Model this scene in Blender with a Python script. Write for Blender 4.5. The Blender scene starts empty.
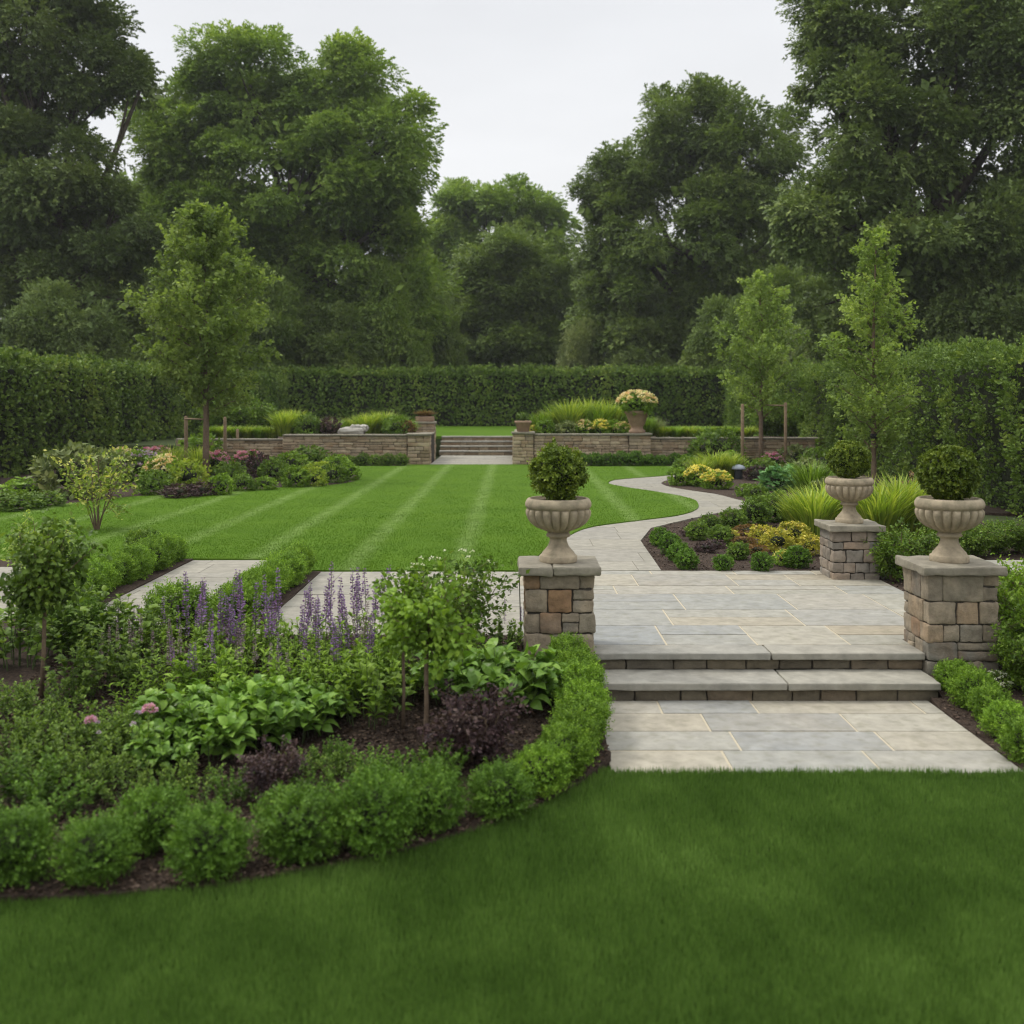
import bpy, math, random
import numpy as np
from mathutils import Vector, geometry

# ------------------------------------------------------------------ camera, sky, sun
sc = bpy.context.scene
COL = sc.collection
CAMZ, FPX, VX, HY = 2.24, 1100.0, 515.0, 398.0
cam = bpy.data.cameras.new('camera')
cam.sensor_width = 36.0
cam.lens = FPX * 36.0 / 1024.0
cam.shift_y = -(512.0 - HY) / 1024.0
cam.shift_x = -(VX - 512.0) / 1024.0
cam.clip_start, cam.clip_end = 0.1, 3000.0
cam.dof.use_dof = True
cam.dof.focus_distance = 14.0
cam.dof.aperture_fstop = cam.lens / 1000.0 / 0.026
camo = bpy.data.objects.new('camera', cam)
camo.location = (0, 0, CAMZ)
camo.rotation_euler = (math.pi / 2, 0, 0)
COL.objects.link(camo)
sc.camera = camo

SUN_EL, SUN_AZ = math.radians(52), math.radians(-62)     # azimuth from +Y towards +X
w = bpy.data.worlds.new('World')
sc.world = w
w.use_nodes = True
nt = w.node_tree
nt.nodes.clear()
def wn(t, **kw):
    n = nt.nodes.new(t)
    for k, v in kw.items():
        setattr(n, k, v)
    return n
sky = wn('ShaderNodeTexSky', sky_type='NISHITA', sun_disc=False)
sky.sun_elevation = SUN_EL
sky.sun_rotation = SUN_AZ
bg1 = wn('ShaderNodeBackground'); bg1.inputs['Strength'].default_value = 0.05
nt.links.new(sky.outputs[0], bg1.inputs[0])
tc = wn('ShaderNodeTexCoord')
sep = wn('ShaderNodeSeparateXYZ'); nt.links.new(tc.outputs['Generated'], sep.inputs[0])
ramp = wn('ShaderNodeValToRGB')
el = ramp.color_ramp.elements
el[0].position, el[0].color = 0.0, (0.39, 0.39, 0.385, 1)
el[1].position, el[1].color = 1.0, (1.10, 1.11, 1.12, 1)
e = el.new(0.22); e.color = (0.393, 0.396, 0.402, 1)
e = el.new(0.40); e.color = (0.385, 0.392, 0.405, 1)
nt.links.new(sep.outputs[2], ramp.inputs[0])
nz = wn('ShaderNodeTexNoise'); nz.inputs['Scale'].default_value = 1.7; nz.inputs['Detail'].default_value = 4
mp = wn('ShaderNodeMapping'); mp.inputs['Scale'].default_value = (1, 1, 4)
nt.links.new(tc.outputs['Generated'], mp.inputs[0]); nt.links.new(mp.outputs[0], nz.inputs['Vector'])
mr = wn('ShaderNodeMapRange'); mr.inputs[1].default_value = .3; mr.inputs[2].default_value = .7
mr.inputs[3].default_value = 1.70; mr.inputs[4].default_value = 2.02
nt.links.new(nz.outputs[0], mr.inputs[0])
bg2 = wn('ShaderNodeBackground')
nt.links.new(ramp.outputs[0], bg2.inputs[0]); nt.links.new(mr.outputs[0], bg2.inputs[1])
mix = wn('ShaderNodeMixShader'); mix.inputs[0].default_value = 0.92
out = wn('ShaderNodeOutputWorld')
nt.links.new(bg1.outputs[0], mix.inputs[1]); nt.links.new(bg2.outputs[0], mix.inputs[2]); nt.links.new(mix.outputs[0], out.inputs[0])

sun = bpy.data.lights.new('sun', 'SUN')
sun.energy = 1.5
sun.angle = math.radians(14)
sun.color = (1.0, 0.95, 0.86)
suno = bpy.data.objects.new('sun', sun)
sd = Vector((math.sin(SUN_AZ) * math.cos(SUN_EL), math.cos(SUN_AZ) * math.cos(SUN_EL), math.sin(SUN_EL)))
suno.rotation_euler = sd.to_track_quat('Z', 'Y').to_euler()
suno.location = sd * 60
COL.objects.link(suno)

sc.view_settings.view_transform = 'Standard'
sc.view_settings.look = 'None'
sc.view_settings.exposure = 0.36
sc.view_settings.gamma = 1.0
sc.render.engine = 'CYCLES'
sc.cycles.max_bounces = 6
sc.cycles.diffuse_bounces = 3
sc.cycles.glossy_bounces = 2
sc.cycles.transmission_bounces = 4
sc.cycles.use_denoising = True
sc.cycles.filter_width = 1.1
sc.cycles.use_adaptive_sampling = True
sc.cycles.adaptive_threshold = 0.01

# ------------------------------------------------------------------ maths helpers
R = np.random.default_rng(11)
random.seed(5)
def nrm(a):
    return a / np.maximum(np.linalg.norm(a, axis=-1, keepdims=True), 1e-9)
_K = np.random.default_rng(3).normal(size=(9, 3)); _PH = np.random.default_rng(4).uniform(0, 6.28, 9)
def noise3(p, f=1.0):
    """smooth noise about -1..1 at points p (N,3)"""
    return np.sin(p @ (_K.T * f) * 2.0 + _PH).sum(-1) / 4.0
def G(px, py, z=0.0):
    """the ground point seen at pixel (px, py), for ground of height z (number or function of X, Y)"""
    zz = z(0, 9.0) if callable(z) else z
    for _ in range(12 if callable(z) else 1):
        Y = FPX * (CAMZ - zz) / (py - HY)
        X = (px - VX) * Y / FPX
        if callable(z):
            zz = z(X, Y)
    return (X, Y, zz)
def sm(a, b, x):
    t = min(1, max(0, (x - a) / (b - a)))
    return t * t * (3 - 2 * t)
ORD = ['first', 'second', 'third', 'fourth', 'fifth', 'sixth', 'seventh', 'eighth', 'ninth', 'tenth', 'eleventh', 'twelfth', 'thirteenth', 'fourteenth']

# ------------------------------------------------------------------ mesh builder
class MB:
    def __init__(s):
        s.v, s.n, s.loops, s.sizes, s.mi, s.sm, s.r = [], 0, [], [], [], [], []
    def add(s, v, f, mat=0, rnd=0.5, smooth=False):
        v = np.asarray(v, dtype=np.float32).reshape(-1, 3)
        if isinstance(f, np.ndarray):
            m, k = f.shape
            s.loops.append((f + s.n).astype(np.int32).ravel()); s.sizes.append(np.full(m, k, np.int32))
        else:
            m = len(f)
            s.loops.append(np.array([i for q in f for i in q], np.int32) + s.n)
            s.sizes.append(np.array([len(q) for q in f], np.int32))
        s.mi.append(np.full(m, mat, np.int32)); s.sm.append(np.full(m, smooth, bool))
        s.r.append(np.broadcast_to(np.asarray(rnd, np.float32), (len(v),)).copy())
        s.v.append(v); s.n += len(v)
    def leaves(s, tpl, P, D, U, S, rnd, mat=0, W=None):
        tv, tf = tpl
        D = nrm(D); Rr = nrm(np.cross(D, U)); Un = np.cross(Rr, D)
        N, k = len(P), len(tv)
        S = np.broadcast_to(np.asarray(S, float), (N,))
        Wd = S if W is None else np.broadcast_to(np.asarray(W, float), (N,))
        V = P[:, None, :] + (Wd[:, None] * tv[None, :, 0])[..., None] * Rr[:, None, :] \
            + (S[:, None] * tv[None, :, 1])[..., None] * D[:, None, :] + (S[:, None] * tv[None, :, 2])[..., None] * Un[:, None, :]
        rnd = np.repeat(np.broadcast_to(np.asarray(rnd, float), (N,)), k)
        for size in sorted({len(q) for q in tf}):
            pass
        F = np.array(tf, np.int32)
        F = (F[None] + (np.arange(N) * k)[:, None, None]).reshape(-1, F.shape[1])
        s.add(V.reshape(-1, 3), F, mat, rnd, False)
    def tube(s, pts, rad, sides=6, mat=0, rnd=0.5, cap=True):
        pts = np.asarray(pts, float); n = len(pts)
        rad = np.broadcast_to(np.asarray(rad, float), (n,))
        t = nrm(np.gradient(pts, axis=0))
        a = np.array([0.0, 0, 1]) if abs(t[0, 2]) < .9 else np.array([1.0, 0, 0])
        V = []
        for i in range(n):
            x = np.cross(t[i], a); x /= max(np.linalg.norm(x), 1e-9); y = np.cross(t[i], x); a = -np.cross(t[i], x) if False else a
            th = np.arange(sides) * 2 * math.pi / sides
            V.append(pts[i] + rad[i] * (np.cos(th)[:, None] * x + np.sin(th)[:, None] * y))
        V = np.concatenate(V)
        F = [(i * sides + j, i * sides + (j + 1) % sides, (i + 1) * sides + (j + 1) % sides, (i + 1) * sides + j) for i in range(n - 1) for j in range(sides)]
        if cap:
            F.append(tuple(range(sides))[::-1]); F.append(tuple((n - 1) * sides + j for j in range(sides)))
        s.add(V, F, mat, rnd, True)
    def lathe(s, prof, sides=48, mat=0, rnd=.5, lobe=None):
        V = []; n = len(prof)
        th = np.arange(sides) * 2 * math.pi / sides
        for i, (r, h) in enumerate(prof):
            rr = np.full(sides, r)
            if lobe is not None:
                rr = rr * (1 + lobe[i] * (np.abs(np.cos(th * 10)) ** .6 - 1))
            V.append(np.stack([rr * np.cos(th), rr * np.sin(th), np.full(sides, h)], 1))
        F = [(i * sides + j, i * sides + (j + 1) % sides, (i + 1) * sides + (j + 1) % sides, (i + 1) * sides + j) for i in range(n - 1) for j in range(sides)]
        F.append(tuple(range(sides))[::-1]); F.append(tuple((n - 1) * sides + j for j in range(sides)))
        s.add(np.concatenate(V), F, mat, rnd, True)
    def box(s, x0, x1, y0, y1, z0, z1, mat=0, rnd=.5, b=0.0):
        if b <= 0:
            v = [(x, y, z) for z in (z0, z1) for y in (y0, y1) for x in (x0, x1)]
            s.add(v, [(0, 2, 3, 1), (4, 5, 7, 6), (0, 1, 5, 4), (1, 3, 7, 5), (3, 2, 6, 7), (2, 0, 4, 6)], mat, rnd)
            return
        s.stone(x0, x1, y0, y1, z0, z1, mat, rnd, b, 0.0, 2)
    def stone(s, x0, x1, y0, y1, z0, z1, mat=0, rnd=.5, rad=.012, rough=.006, n=4):
        """a rounded, rough block"""
        h = np.array([x1 - x0, y1 - y0, z1 - z0]) / 2; c = np.array([x0 + x1, y0 + y1, z0 + z1]) / 2
        rad = min(rad, h.min() * .8)
        g = np.concatenate([[-1], np.linspace(-1, 1, n + 1)[1:-1], [1]])
        V, F = [], []
        gi = []
        for k in range(3):                               # extra loops close to the edges
            e = 1 - rad / h[k]
            gi.append(np.array([-1, -e] + list(np.linspace(-e, e, n)[1:-1]) + [e, 1]) if n > 2 else np.array([-1, -e, e, 1]))
        for ax in range(3):
            u, v_ = (ax + 1) % 3, (ax + 2) % 3
            for sg in (-1, 1):
                A, B = np.meshgrid(gi[u], gi[v_], indexing='ij')
                p = np.zeros(A.shape + (3,)); p[..., ax] = sg; p[..., u] = A; p[..., v_] = B
                base = sum(len(q) for q in V)
                na, nb = A.shape
                V.append(p.reshape(-1, 3))
                for i in range(na - 1):
                    for j in range(nb - 1):
                        q = (base + i * nb + j, base + (i + 1) * nb + j, base + (i + 1) * nb + j + 1, base + i * nb + j + 1)
                        F.append(q if sg > 0 else q[::-1])
        V = np.concatenate(V) * h
        inner = np.clip(V, -(h - rad), h - rad)
        d = V - inner
        V = inner + nrm(d) * rad
        if rough > 0:
            V = V + nrm(V) * 0 + (noise3(V + c * 3.1, 9.0) * rough)[:, None] * nrm(d) + (noise3(V + c * 1.7, 24.0) * rough * .7)[:, None] * nrm(d)
        s.add(V + c, F, mat, rnd, True)
    def mesh(s, name, mats):
        me = bpy.data.meshes.new(name)
        v = np.concatenate(s.v); lo = np.concatenate(s.loops); sz = np.concatenate(s.sizes)
        me.vertices.add(len(v)); me.vertices.foreach_set('co', v.ravel())
        me.loops.add(len(lo)); me.loops.foreach_set('vertex_index', lo)
        me.polygons.add(len(sz))
        st = np.zeros(len(sz), np.int32); st[1:] = np.cumsum(sz)[:-1]
        me.polygons.foreach_set('loop_start', st)
        me.polygons.foreach_set('material_index', np.concatenate(s.mi))
        me.polygons.foreach_set('use_smooth', np.concatenate(s.sm))
        at = me.attributes.new('rnd', 'FLOAT', 'POINT'); at.data.foreach_set('value', np.concatenate(s.r))
        for m in (mats if isinstance(mats, (list, tuple)) else [mats]):
            me.materials.append(m)
        me.update(calc_edges=True)
        me.validate()
        return me

# ------------------------------------------------------------------ object helpers
def tag(o, label=None, cat=None, group=None, kind=None):
    if label and cat and not kind: kind = 'thing'
    for k, v in (('label', label), ('category', cat), ('group', group), ('kind', kind)):
        if v:
            o[k] = v
    return o
def link(name, me, parent=None, loc=(0, 0, 0), rot=0.0, scale=1.0):
    o = bpy.data.objects.new(name, me); COL.objects.link(o)
    o.location = loc
    if isinstance(rot, tuple): o.rotation_euler = rot
    else: o.rotation_euler = (0, 0, rot)
    o.scale = scale if isinstance(scale, tuple) else (scale,) * 3
    if parent: o.parent = parent
    return o
USED = {}
def thing(name, parts, label, cat, loc=(0, 0, 0), rot=0.0, scale=1.0, group=None):
    """parts: a mesh (one-piece thing) or a list of (part name, mesh[, sub-parts])"""
    USED.setdefault(label, 0); USED[label] += 1
    if not isinstance(parts, list):
        return tag(link(name, parts, None, loc, rot, scale), label, cat, group)
    r = tag(link(name, None, None, loc, rot, scale), label, cat, group)
    r.empty_display_size = .1
    for p in parts:
        c = link(p[0], p[1], r)
        for q in (p[2] if len(p) > 2 else ()):
            link(q[0], q[1], c)
    return r
def structure(name, me):
    return tag(link(name, me), kind='structure')

# ------------------------------------------------------------------ materials
def mat(name):
    m = bpy.data.materials.new(name); m.use_nodes = True
    m.node_tree.nodes.clear()
    T = m.node_tree
    def N(t, **kw):
        n = T.nodes.new(t)
        for k, v in kw.items():
            if k in n.bl_rna.properties: setattr(n, k, v)
        return n
    return m, T, N, T.links.new
def ramp_node(N, cols, inter='LINEAR'):
    r = N('ShaderNodeValToRGB'); r.color_ramp.interpolation = inter
    el = r.color_ramp.elements
    n = len(cols)
    for i, c in enumerate(cols):
        p = i / (n - 1) if inter != 'CONSTANT' else i / n
        e = el[i] if i < 2 else el.new(p)
        e.position = p; e.color = (*c, 1)
    return r
LK = (1.42, 1.26, .8)
def leaf_mat(name, cols, rough=.5, trans=.3, var=.14, spec=.15):
    if cols[1][1] > cols[1][0] * 1.15:
        cols = [(c[0] * LK[0], c[1] * LK[1], c[2] * LK[2]) for c in cols]
    m, T, N, L = mat(name)
    a = N('ShaderNodeAttribute'); a.attribute_name = 'rnd'
    oi = N('ShaderNodeObjectInfo')
    r = ramp_node(N, cols); L(a.outputs['Fac'], r.inputs[0])
    h = N('ShaderNodeHueSaturation')
    mr = N('ShaderNodeMapRange'); mr.inputs[3].default_value = 1 - var; mr.inputs[4].default_value = 1 + var
    L(oi.outputs['Random'], mr.inputs[0]); L(mr.outputs[0], h.inputs['Value']); L(r.outputs[0], h.inputs['Color'])
    p = N('ShaderNodeBsdfPrincipled'); p.inputs['Roughness'].default_value = rough
    p.inputs['Specular IOR Level'].default_value = spec
    L(h.outputs[0], p.inputs['Base Color'])
    t = N('ShaderNodeBsdfTranslucent')
    g = N('ShaderNodeMixRGB'); g.blend_type = 'MULTIPLY'; g.inputs[0].default_value = 1; g.inputs[2].default_value = (1.25, 1.3, .6, 1)
    L(h.outputs[0], g.inputs[1]); L(g.outputs[0], t.inputs[0])
    mx = N('ShaderNodeMixShader'); mx.inputs[0].default_value = trans
    o = N('ShaderNodeOutputMaterial')
    L(p.outputs[0], mx.inputs[1]); L(t.outputs[0], mx.inputs[2]); L(mx.outputs[0], o.inputs[0])
    return m
def stone_mat(name, cols, scale=9.0, bump=.35, rough=.85, dirt=.5, inter='LINEAR', lich=.0, cell=.34):
    """rnd picks the stone's colour, noise mottles it and raises the grain"""
    m, T, N, L = mat(name)
    a = N('ShaderNodeAttribute'); a.attribute_name = 'rnd'
    g = N('ShaderNodeNewGeometry')
    n1 = N('ShaderNodeTexNoise'); n1.inputs['Scale'].default_value = scale; n1.inputs['Detail'].default_value = 8; n1.inputs['Roughness'].default_value = .65
    n2 = N('ShaderNodeTexNoise'); n2.inputs['Scale'].default_value = scale * .27; n2.inputs['Detail'].default_value = 5
    n3 = N('ShaderNodeTexNoise'); n3.inputs['Scale'].default_value = scale * 7; n3.inputs['Detail'].default_value = 4
    for n in (n1, n2, n3): L(g.outputs['Position'], n.inputs['Vector'])
    mm = N('ShaderNodeMath', operation='MULTIPLY_ADD'); mm.inputs[1].default_value = cell
    ad = N('ShaderNodeMath', operation='ADD'); ad.inputs[1].default_value = -cell / 2
    L(n2.outputs[0], mm.inputs[0]); L(a.outputs['Fac'], mm.inputs[2]); L(mm.outputs[0], ad.inputs[0])
    r = ramp_node(N, cols, inter); L(ad.outputs[0], r.inputs[0])
    mr = N('ShaderNodeMapRange'); mr.inputs[1].default_value = .25; mr.inputs[2].default_value = .75
    mr.inputs[3].default_value = 1 - dirt; mr.inputs[4].default_value = 1 + dirt * .45
    L(n1.outputs[0], mr.inputs[0])
    mu = N('ShaderNodeMixRGB', blend_type='MULTIPLY'); mu.inputs[0].default_value = 1
    L(r.outputs[0], mu.inputs[1]); L(mr.outputs[0], mu.inputs[2])
    colour = mu.outputs[0]
    if lich > 0:
        n4 = N('ShaderNodeTexNoise'); n4.inputs['Scale'].default_value = scale * 1.7; n4.inputs['Detail'].default_value = 7
        L(g.outputs['Position'], n4.inputs['Vector'])
        r4 = ramp_node(N, [(0, 0, 0), (0, 0, 0), (0, 0, 0), (1, 1, 1), (1, 1, 1)]); L(n4.outputs[0], r4.inputs[0])
        mx = N('ShaderNodeMixRGB'); mx.inputs[2].default_value = (.13, .125, .075, 1)
        ml = N('ShaderNodeMath', operation='MULTIPLY'); ml.inputs[1].default_value = lich
        L(r4.outputs[0], ml.inputs[0]); L(ml.outputs[0], mx.inputs[0]); L(colour, mx.inputs[1]); colour = mx.outputs[0]
    p = N('ShaderNodeBsdfPrincipled'); p.inputs['Roughness'].default_value = rough; p.inputs['Specular IOR Level'].default_value = .3
    L(colour, p.inputs['Base Color'])
    b = N('ShaderNodeBump'); b.inputs['Strength'].default_value = bump; b.inputs['Distance'].default_value = .02
    sm_ = N('ShaderNodeMath', operation='MULTIPLY_ADD'); sm_.inputs[1].default_value = .35
    L(n3.outputs[0], sm_.inputs[0]); L(n1.outputs[0], sm_.inputs[2]); L(sm_.outputs[0], b.inputs['Height']); L(b.outputs[0], p.inputs['Normal'])
    o = N('ShaderNodeOutputMaterial'); L(p.outputs[0], o.inputs[0])
    return m
def plain(name, cols, scale=20.0, rough=.8, bump=.3, dist=.01):
    m, T, N, L = mat(name)
    g = N('ShaderNodeNewGeometry')
    n1 = N('ShaderNodeTexNoise'); n1.inputs['Scale'].default_value = scale; n1.inputs['Detail'].default_value = 8; n1.inputs['Roughness'].default_value = .7
    L(g.outputs['Position'], n1.inputs['Vector'])
    mr = N('ShaderNodeMapRange'); mr.inputs[1].default_value = .28; mr.inputs[2].default_value = .72; L(n1.outputs[0], mr.inputs[0])
    r = ramp_node(N, cols); L(mr.outputs[0], r.inputs[0])
    p = N('ShaderNodeBsdfPrincipled'); p.inputs['Roughness'].default_value = rough; p.inputs['Specular IOR Level'].default_value = .25
    L(r.outputs[0], p.inputs['Base Color'])
    b = N('ShaderNodeBump'); b.inputs['Strength'].default_value = bump; b.inputs['Distance'].default_value = dist
    L(n1.outputs[0], b.inputs['Height']); L(b.outputs[0], p.inputs['Normal'])
    o = N('ShaderNodeOutputMaterial'); L(p.outputs[0], o.inputs[0])
    return m
def lawn_mat(name, cols, stripe, use_rnd=True, grain=60.0):
    """mown grass: rnd / noise picks the green; stripe > 0 adds the pale mower lines that run away along Y"""
    m, T, N, L = mat(name)
    g = N('ShaderNodeNewGeometry')
    n1 = N('ShaderNodeTexNoise'); n1.inputs['Scale'].default_value = .9; n1.inputs['Detail'].default_value = 6; n1.inputs['Roughness'].default_value = .62
    n2 = N('ShaderNodeTexNoise'); n2.inputs['Scale'].default_value = grain; n2.inputs['Detail'].default_value = 4
    L(g.outputs['Position'], n1.inputs['Vector']); L(g.outputs['Position'], n2.inputs['Vector'])
    if use_rnd:
        a = N('ShaderNodeAttribute'); a.attribute_name = 'rnd'; f2 = a.outputs['Fac']
    else:
        f2 = n2.outputs[0]
    mm = N('ShaderNodeMath', operation='MULTIPLY_ADD'); mm.inputs[1].default_value = 1.1
    s2 = N('ShaderNodeMath', operation='MULTIPLY_ADD'); s2.inputs[1].default_value = .6; s2.inputs[2].default_value = -.35
    L(f2, s2.inputs[0]); L(n1.outputs[0], mm.inputs[0]); L(s2.outputs[0], mm.inputs[2])
    r = ramp_node(N, cols); L(mm.outputs[0], r.inputs[0])
    colr = r.outputs[0]
    if stripe > 0:
        sx = N('ShaderNodeSeparateXYZ'); L(g.outputs['Position'], sx.inputs[0])
        nw = N('ShaderNodeTexNoise'); nw.inputs['Scale'].default_value = 1.3; nw.inputs['Detail'].default_value = 3
        L(g.outputs['Position'], nw.inputs['Vector'])
        wb = N('ShaderNodeMath', operation='MULTIPLY_ADD'); wb.inputs[1].default_value = .16; L(nw.outputs[0], wb.inputs[0]); L(sx.outputs[0], wb.inputs[2])
        o1 = N('ShaderNodeMath', operation='ADD'); o1.inputs[1].default_value = 100 * 1.45 + .65; L(wb.outputs[0], o1.inputs[0])
        md = N('ShaderNodeMath', operation='PINGPONG'); md.inputs[1].default_value = .725; L(o1.outputs[0], md.inputs[0])
        mr = N('ShaderNodeMapRange', interpolation_type='SMOOTHSTEP'); mr.inputs[1].default_value = .0; mr.inputs[2].default_value = .26
        mr.inputs[3].default_value = 1; mr.inputs[4].default_value = 0
        L(md.outputs[0], mr.inputs[0])
        br = N('ShaderNodeMapRange'); br.inputs[1].default_value = .35; br.inputs[2].default_value = .62; br.inputs[3].default_value = .25; br.inputs[4].default_value = 1
        nb = N('ShaderNodeTexNoise'); nb.inputs['Scale'].default_value = 5.0; nb.inputs['Detail'].default_value = 5; L(g.outputs['Position'], nb.inputs['Vector']); L(nb.outputs[0], br.inputs[0])
        ms = N('ShaderNodeMath', operation='MULTIPLY'); L(mr.outputs[0], ms.inputs[0]); L(br.outputs[0], ms.inputs[1])
        m2 = N('ShaderNodeMath', operation='MULTIPLY'); m2.inputs[1].default_value = stripe; L(ms.outputs[0], m2.inputs[0])
        mx = N('ShaderNodeMixRGB'); mx.inputs[2].default_value = (.25, .34, .12, 1)
        L(m2.outputs[0], mx.inputs[0]); L(colr, mx.inputs[1]); colr = mx.outputs[0]
    p = N('ShaderNodeBsdfPrincipled'); p.inputs['Roughness'].default_value = .7; p.inputs['Specular IOR Level'].default_value = .03
    L(colr, p.inputs['Base Color'])
    o = N('ShaderNodeOutputMaterial')
    if use_rnd:
        t = N('ShaderNodeBsdfTranslucent'); L(colr, t.inputs[0])
        mxs = N('ShaderNodeMixShader'); mxs.inputs[0].default_value = .3
        L(p.outputs[0], mxs.inputs[1]); L(t.outputs[0], mxs.inputs[2]); L(mxs.outputs[0], o.inputs[0])
    else:
        b = N('ShaderNodeBump'); b.inputs['Strength'].default_value = .8; b.inputs['Distance'].default_value = .03
        L(n2.outputs[0], b.inputs['Height']); L(b.outputs[0], p.inputs['Normal']); L(p.outputs[0], o.inputs[0])
    return m

M = {}
HAZE = 0.00032
M['box'] = leaf_mat('box_leaf', [(.026, .062, .013), (.047, .108, .02), (.073, .157, .029), (.122, .235, .046)], .5, .25)
M['box_fresh'] = leaf_mat('fresh_box_leaf', [(.046, .098, .018), (.08, .165, .027), (.122, .235, .038), (.19, .33, .06)], .5, .3)
M['box_dark'] = leaf_mat('clipped_box_leaf', [(.032, .058, .013), (.058, .10, .019), (.095, .15, .026), (.165, .225, .045)], .45, .22)
M['hedge'] = leaf_mat('hedge_leaf', [(.044, .083, .027), (.076, .14, .041), (.128, .21, .064), (.21, .29, .10)], .45, .22)
M['hedge_side'] = leaf_mat('laurel_leaf', [(.042, .078, .026), (.068, .122, .038), (.105, .178, .055), (.19, .265, .09)], .42, .22)
M['oak'] = leaf_mat('oak_leaf', [(.06, .10, .048), (.097, .158, .066), (.142, .218, .088), (.195, .275, .115)], .5, .25)
M['lime'] = leaf_mat('lime_tree_leaf', [(.085, .145, .052), (.13, .218, .072), (.18, .28, .094), (.24, .34, .12)], .5, .3)
M['deep'] = leaf_mat('dark_tree_leaf', [(.054, .088, .048), (.084, .134, .066), (.12, .178, .084), (.165, .228, .105)], .5, .2)
M['young'] = leaf_mat('young_tree_leaf', [(.082, .136, .056), (.128, .202, .08), (.18, .268, .11), (.255, .348, .158)], .5, .42)
M['green'] = leaf_mat('perennial_leaf', [(.055, .11, .022), (.092, .18, .03), (.14, .25, .044), (.20, .33, .072)], .42, .3)
M['mid'] = leaf_mat('shrub_leaf', [(.034, .072, .019), (.06, .117, .027), (.094, .17, .04), (.15, .24, .062)], .45, .28)
M['lush'] = leaf_mat('broad_leaf', [(.038, .09, .022), (.068, .15, .034), (.108, .215, .05), (.16, .29, .075)], .36, .25)
M['limegrass'] = leaf_mat('lime_grass_blade', [(.09, .155, .034), (.145, .235, .05), (.21, .30, .07), (.29, .36, .11)], .5, .35)
M['grey'] = leaf_mat('grey_green_leaf', [(.07, .11, .065), (.11, .155, .09), (.16, .21, .13), (.23, .28, .18)], .55, .25)
M['bluegreen'] = leaf_mat('blue_green_leaf', [(.05, .14, .07), (.08, .2, .10), (.12, .27, .14), (.18, .34, .19)], .45, .25)
M['purpleleaf'] = leaf_mat('purple_leaf', [(.028, .02, .022), (.05, .03, .033), (.085, .05, .05), (.14, .10, .085)], .45, .2)
M['rust'] = leaf_mat('rust_leaf', [(.08, .07, .03), (.14, .085, .035), (.2, .11, .04), (.26, .17, .06)], .55, .25)
M['yellowleaf'] = leaf_mat('gold_leaf', [(.16, .2, .03), (.28, .29, .04), (.42, .38, .05), (.55, .46, .08)], .5, .3)
M['varieg'] = leaf_mat('variegated_leaf', [(.07, .12, .03), (.11, .175, .045), (.18, .25, .08), (.36, .38, .18)], .5, .3)
M['purple'] = leaf_mat('purple_flower', [(.10, .05, .155), (.165, .085, .25), (.25, .14, .345), (.34, .235, .43)], .6, .3)
M['palepurple'] = leaf_mat('faded_flower', [(.12, .08, .12), (.2, .14, .19), (.28, .2, .25), (.33, .27, .29)], .6, .3)
M['pink'] = leaf_mat('pink_flower', [(.4, .1, .24), (.52, .18, .34), (.6, .3, .45), (.68, .45, .55)], .6, .3)
M['white'] = leaf_mat('white_flower', [(.45, .47, .36), (.68, .68, .58), (.76, .75, .68), (.8, .8, .75)], .6, .3)
M['cream'] = leaf_mat('cream_flower', [(.6, .3, .16), (.68, .5, .3), (.72, .65, .42), (.78, .75, .58)], .6, .3)
M['yellow'] = leaf_mat('yellow_flower', [(.58, .45, .08), (.66, .55, .11), (.72, .64, .2), (.76, .7, .35)], .6, .3)
M['mauve'] = leaf_mat('mauve_flower', [(.3, .2, .34), (.4, .3, .45), (.5, .4, .52), (.6, .5, .58)], .6, .3)
M['brownplume'] = leaf_mat('dry_plume', [(.2, .13, .08), (.28, .19, .11), (.36, .26, .16), (.42, .33, .22)], .7, .3)
M['stem'] = plain('green_stem', [(.05, .08, .025), (.09, .13, .04)], 30)
M['bark'] = plain('bark', [(.035, .028, .02), (.075, .06, .045), (.12, .10, .08)], 7, .9, .8, .05)
M['youngbark'] = plain('young_bark', [(.08, .055, .035), (.15, .105, .07), (.2, .15, .1)], 18, .85, .5, .01)
M['timber'] = plain('stake_timber', [(.13, .09, .055), (.22, .155, .095), (.28, .21, .14)], 14, .85, .4, .01)
M['rubber'] = plain('black_rubber', [(.012, .012, .012), (.025, .025, .025)], 20, .6, .1)
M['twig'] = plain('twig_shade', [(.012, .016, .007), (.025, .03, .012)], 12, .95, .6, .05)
M['soil'] = plain('bark_mulch', [(.016, .010, .007), (.036, .023, .016), (.065, .044, .031), (.10, .072, .05)], 38, .95, 1.0, .03)
M['chips'] = leaf_mat('bark_chip', [(.018, .011, .008), (.038, .025, .017), (.07, .048, .034), (.14, .10, .075)], .9, 0.0, .0, .1)
M['pot_soil'] = plain('pot_soil', [(.02, .014, .01), (.05, .036, .025)], 40, .95, .8, .02)
M['earth'] = plain('rough_ground', [(.03, .045, .014), (.05, .07, .02), (.07, .085, .03)], 3, .95, .8, .05)
M['lawn'] = lawn_mat('lawn_sheet', [(.052, .108, .009), (.069, .136, .012), (.086, .16, .015), (.104, .184, .02)], .4, False)
M['lawn_plain'] = lawn_mat('upper_lawn_sheet', [(.052, .108, .009), (.069, .136, .012), (.086, .16, .015), (.104, .184, .02)], 0, False)
M['lawn_blade'] = lawn_mat('lawn_blade', [(.058, .12, .009), (.08, .156, .013), (.102, .19, .017), (.13, .228, .024)], .42, True)
M['lawn2'] = lawn_mat('near_lawn_sheet', [(.015, .034, .004), (.025, .05, .006), (.035, .065, .009)], 0, False)
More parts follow.
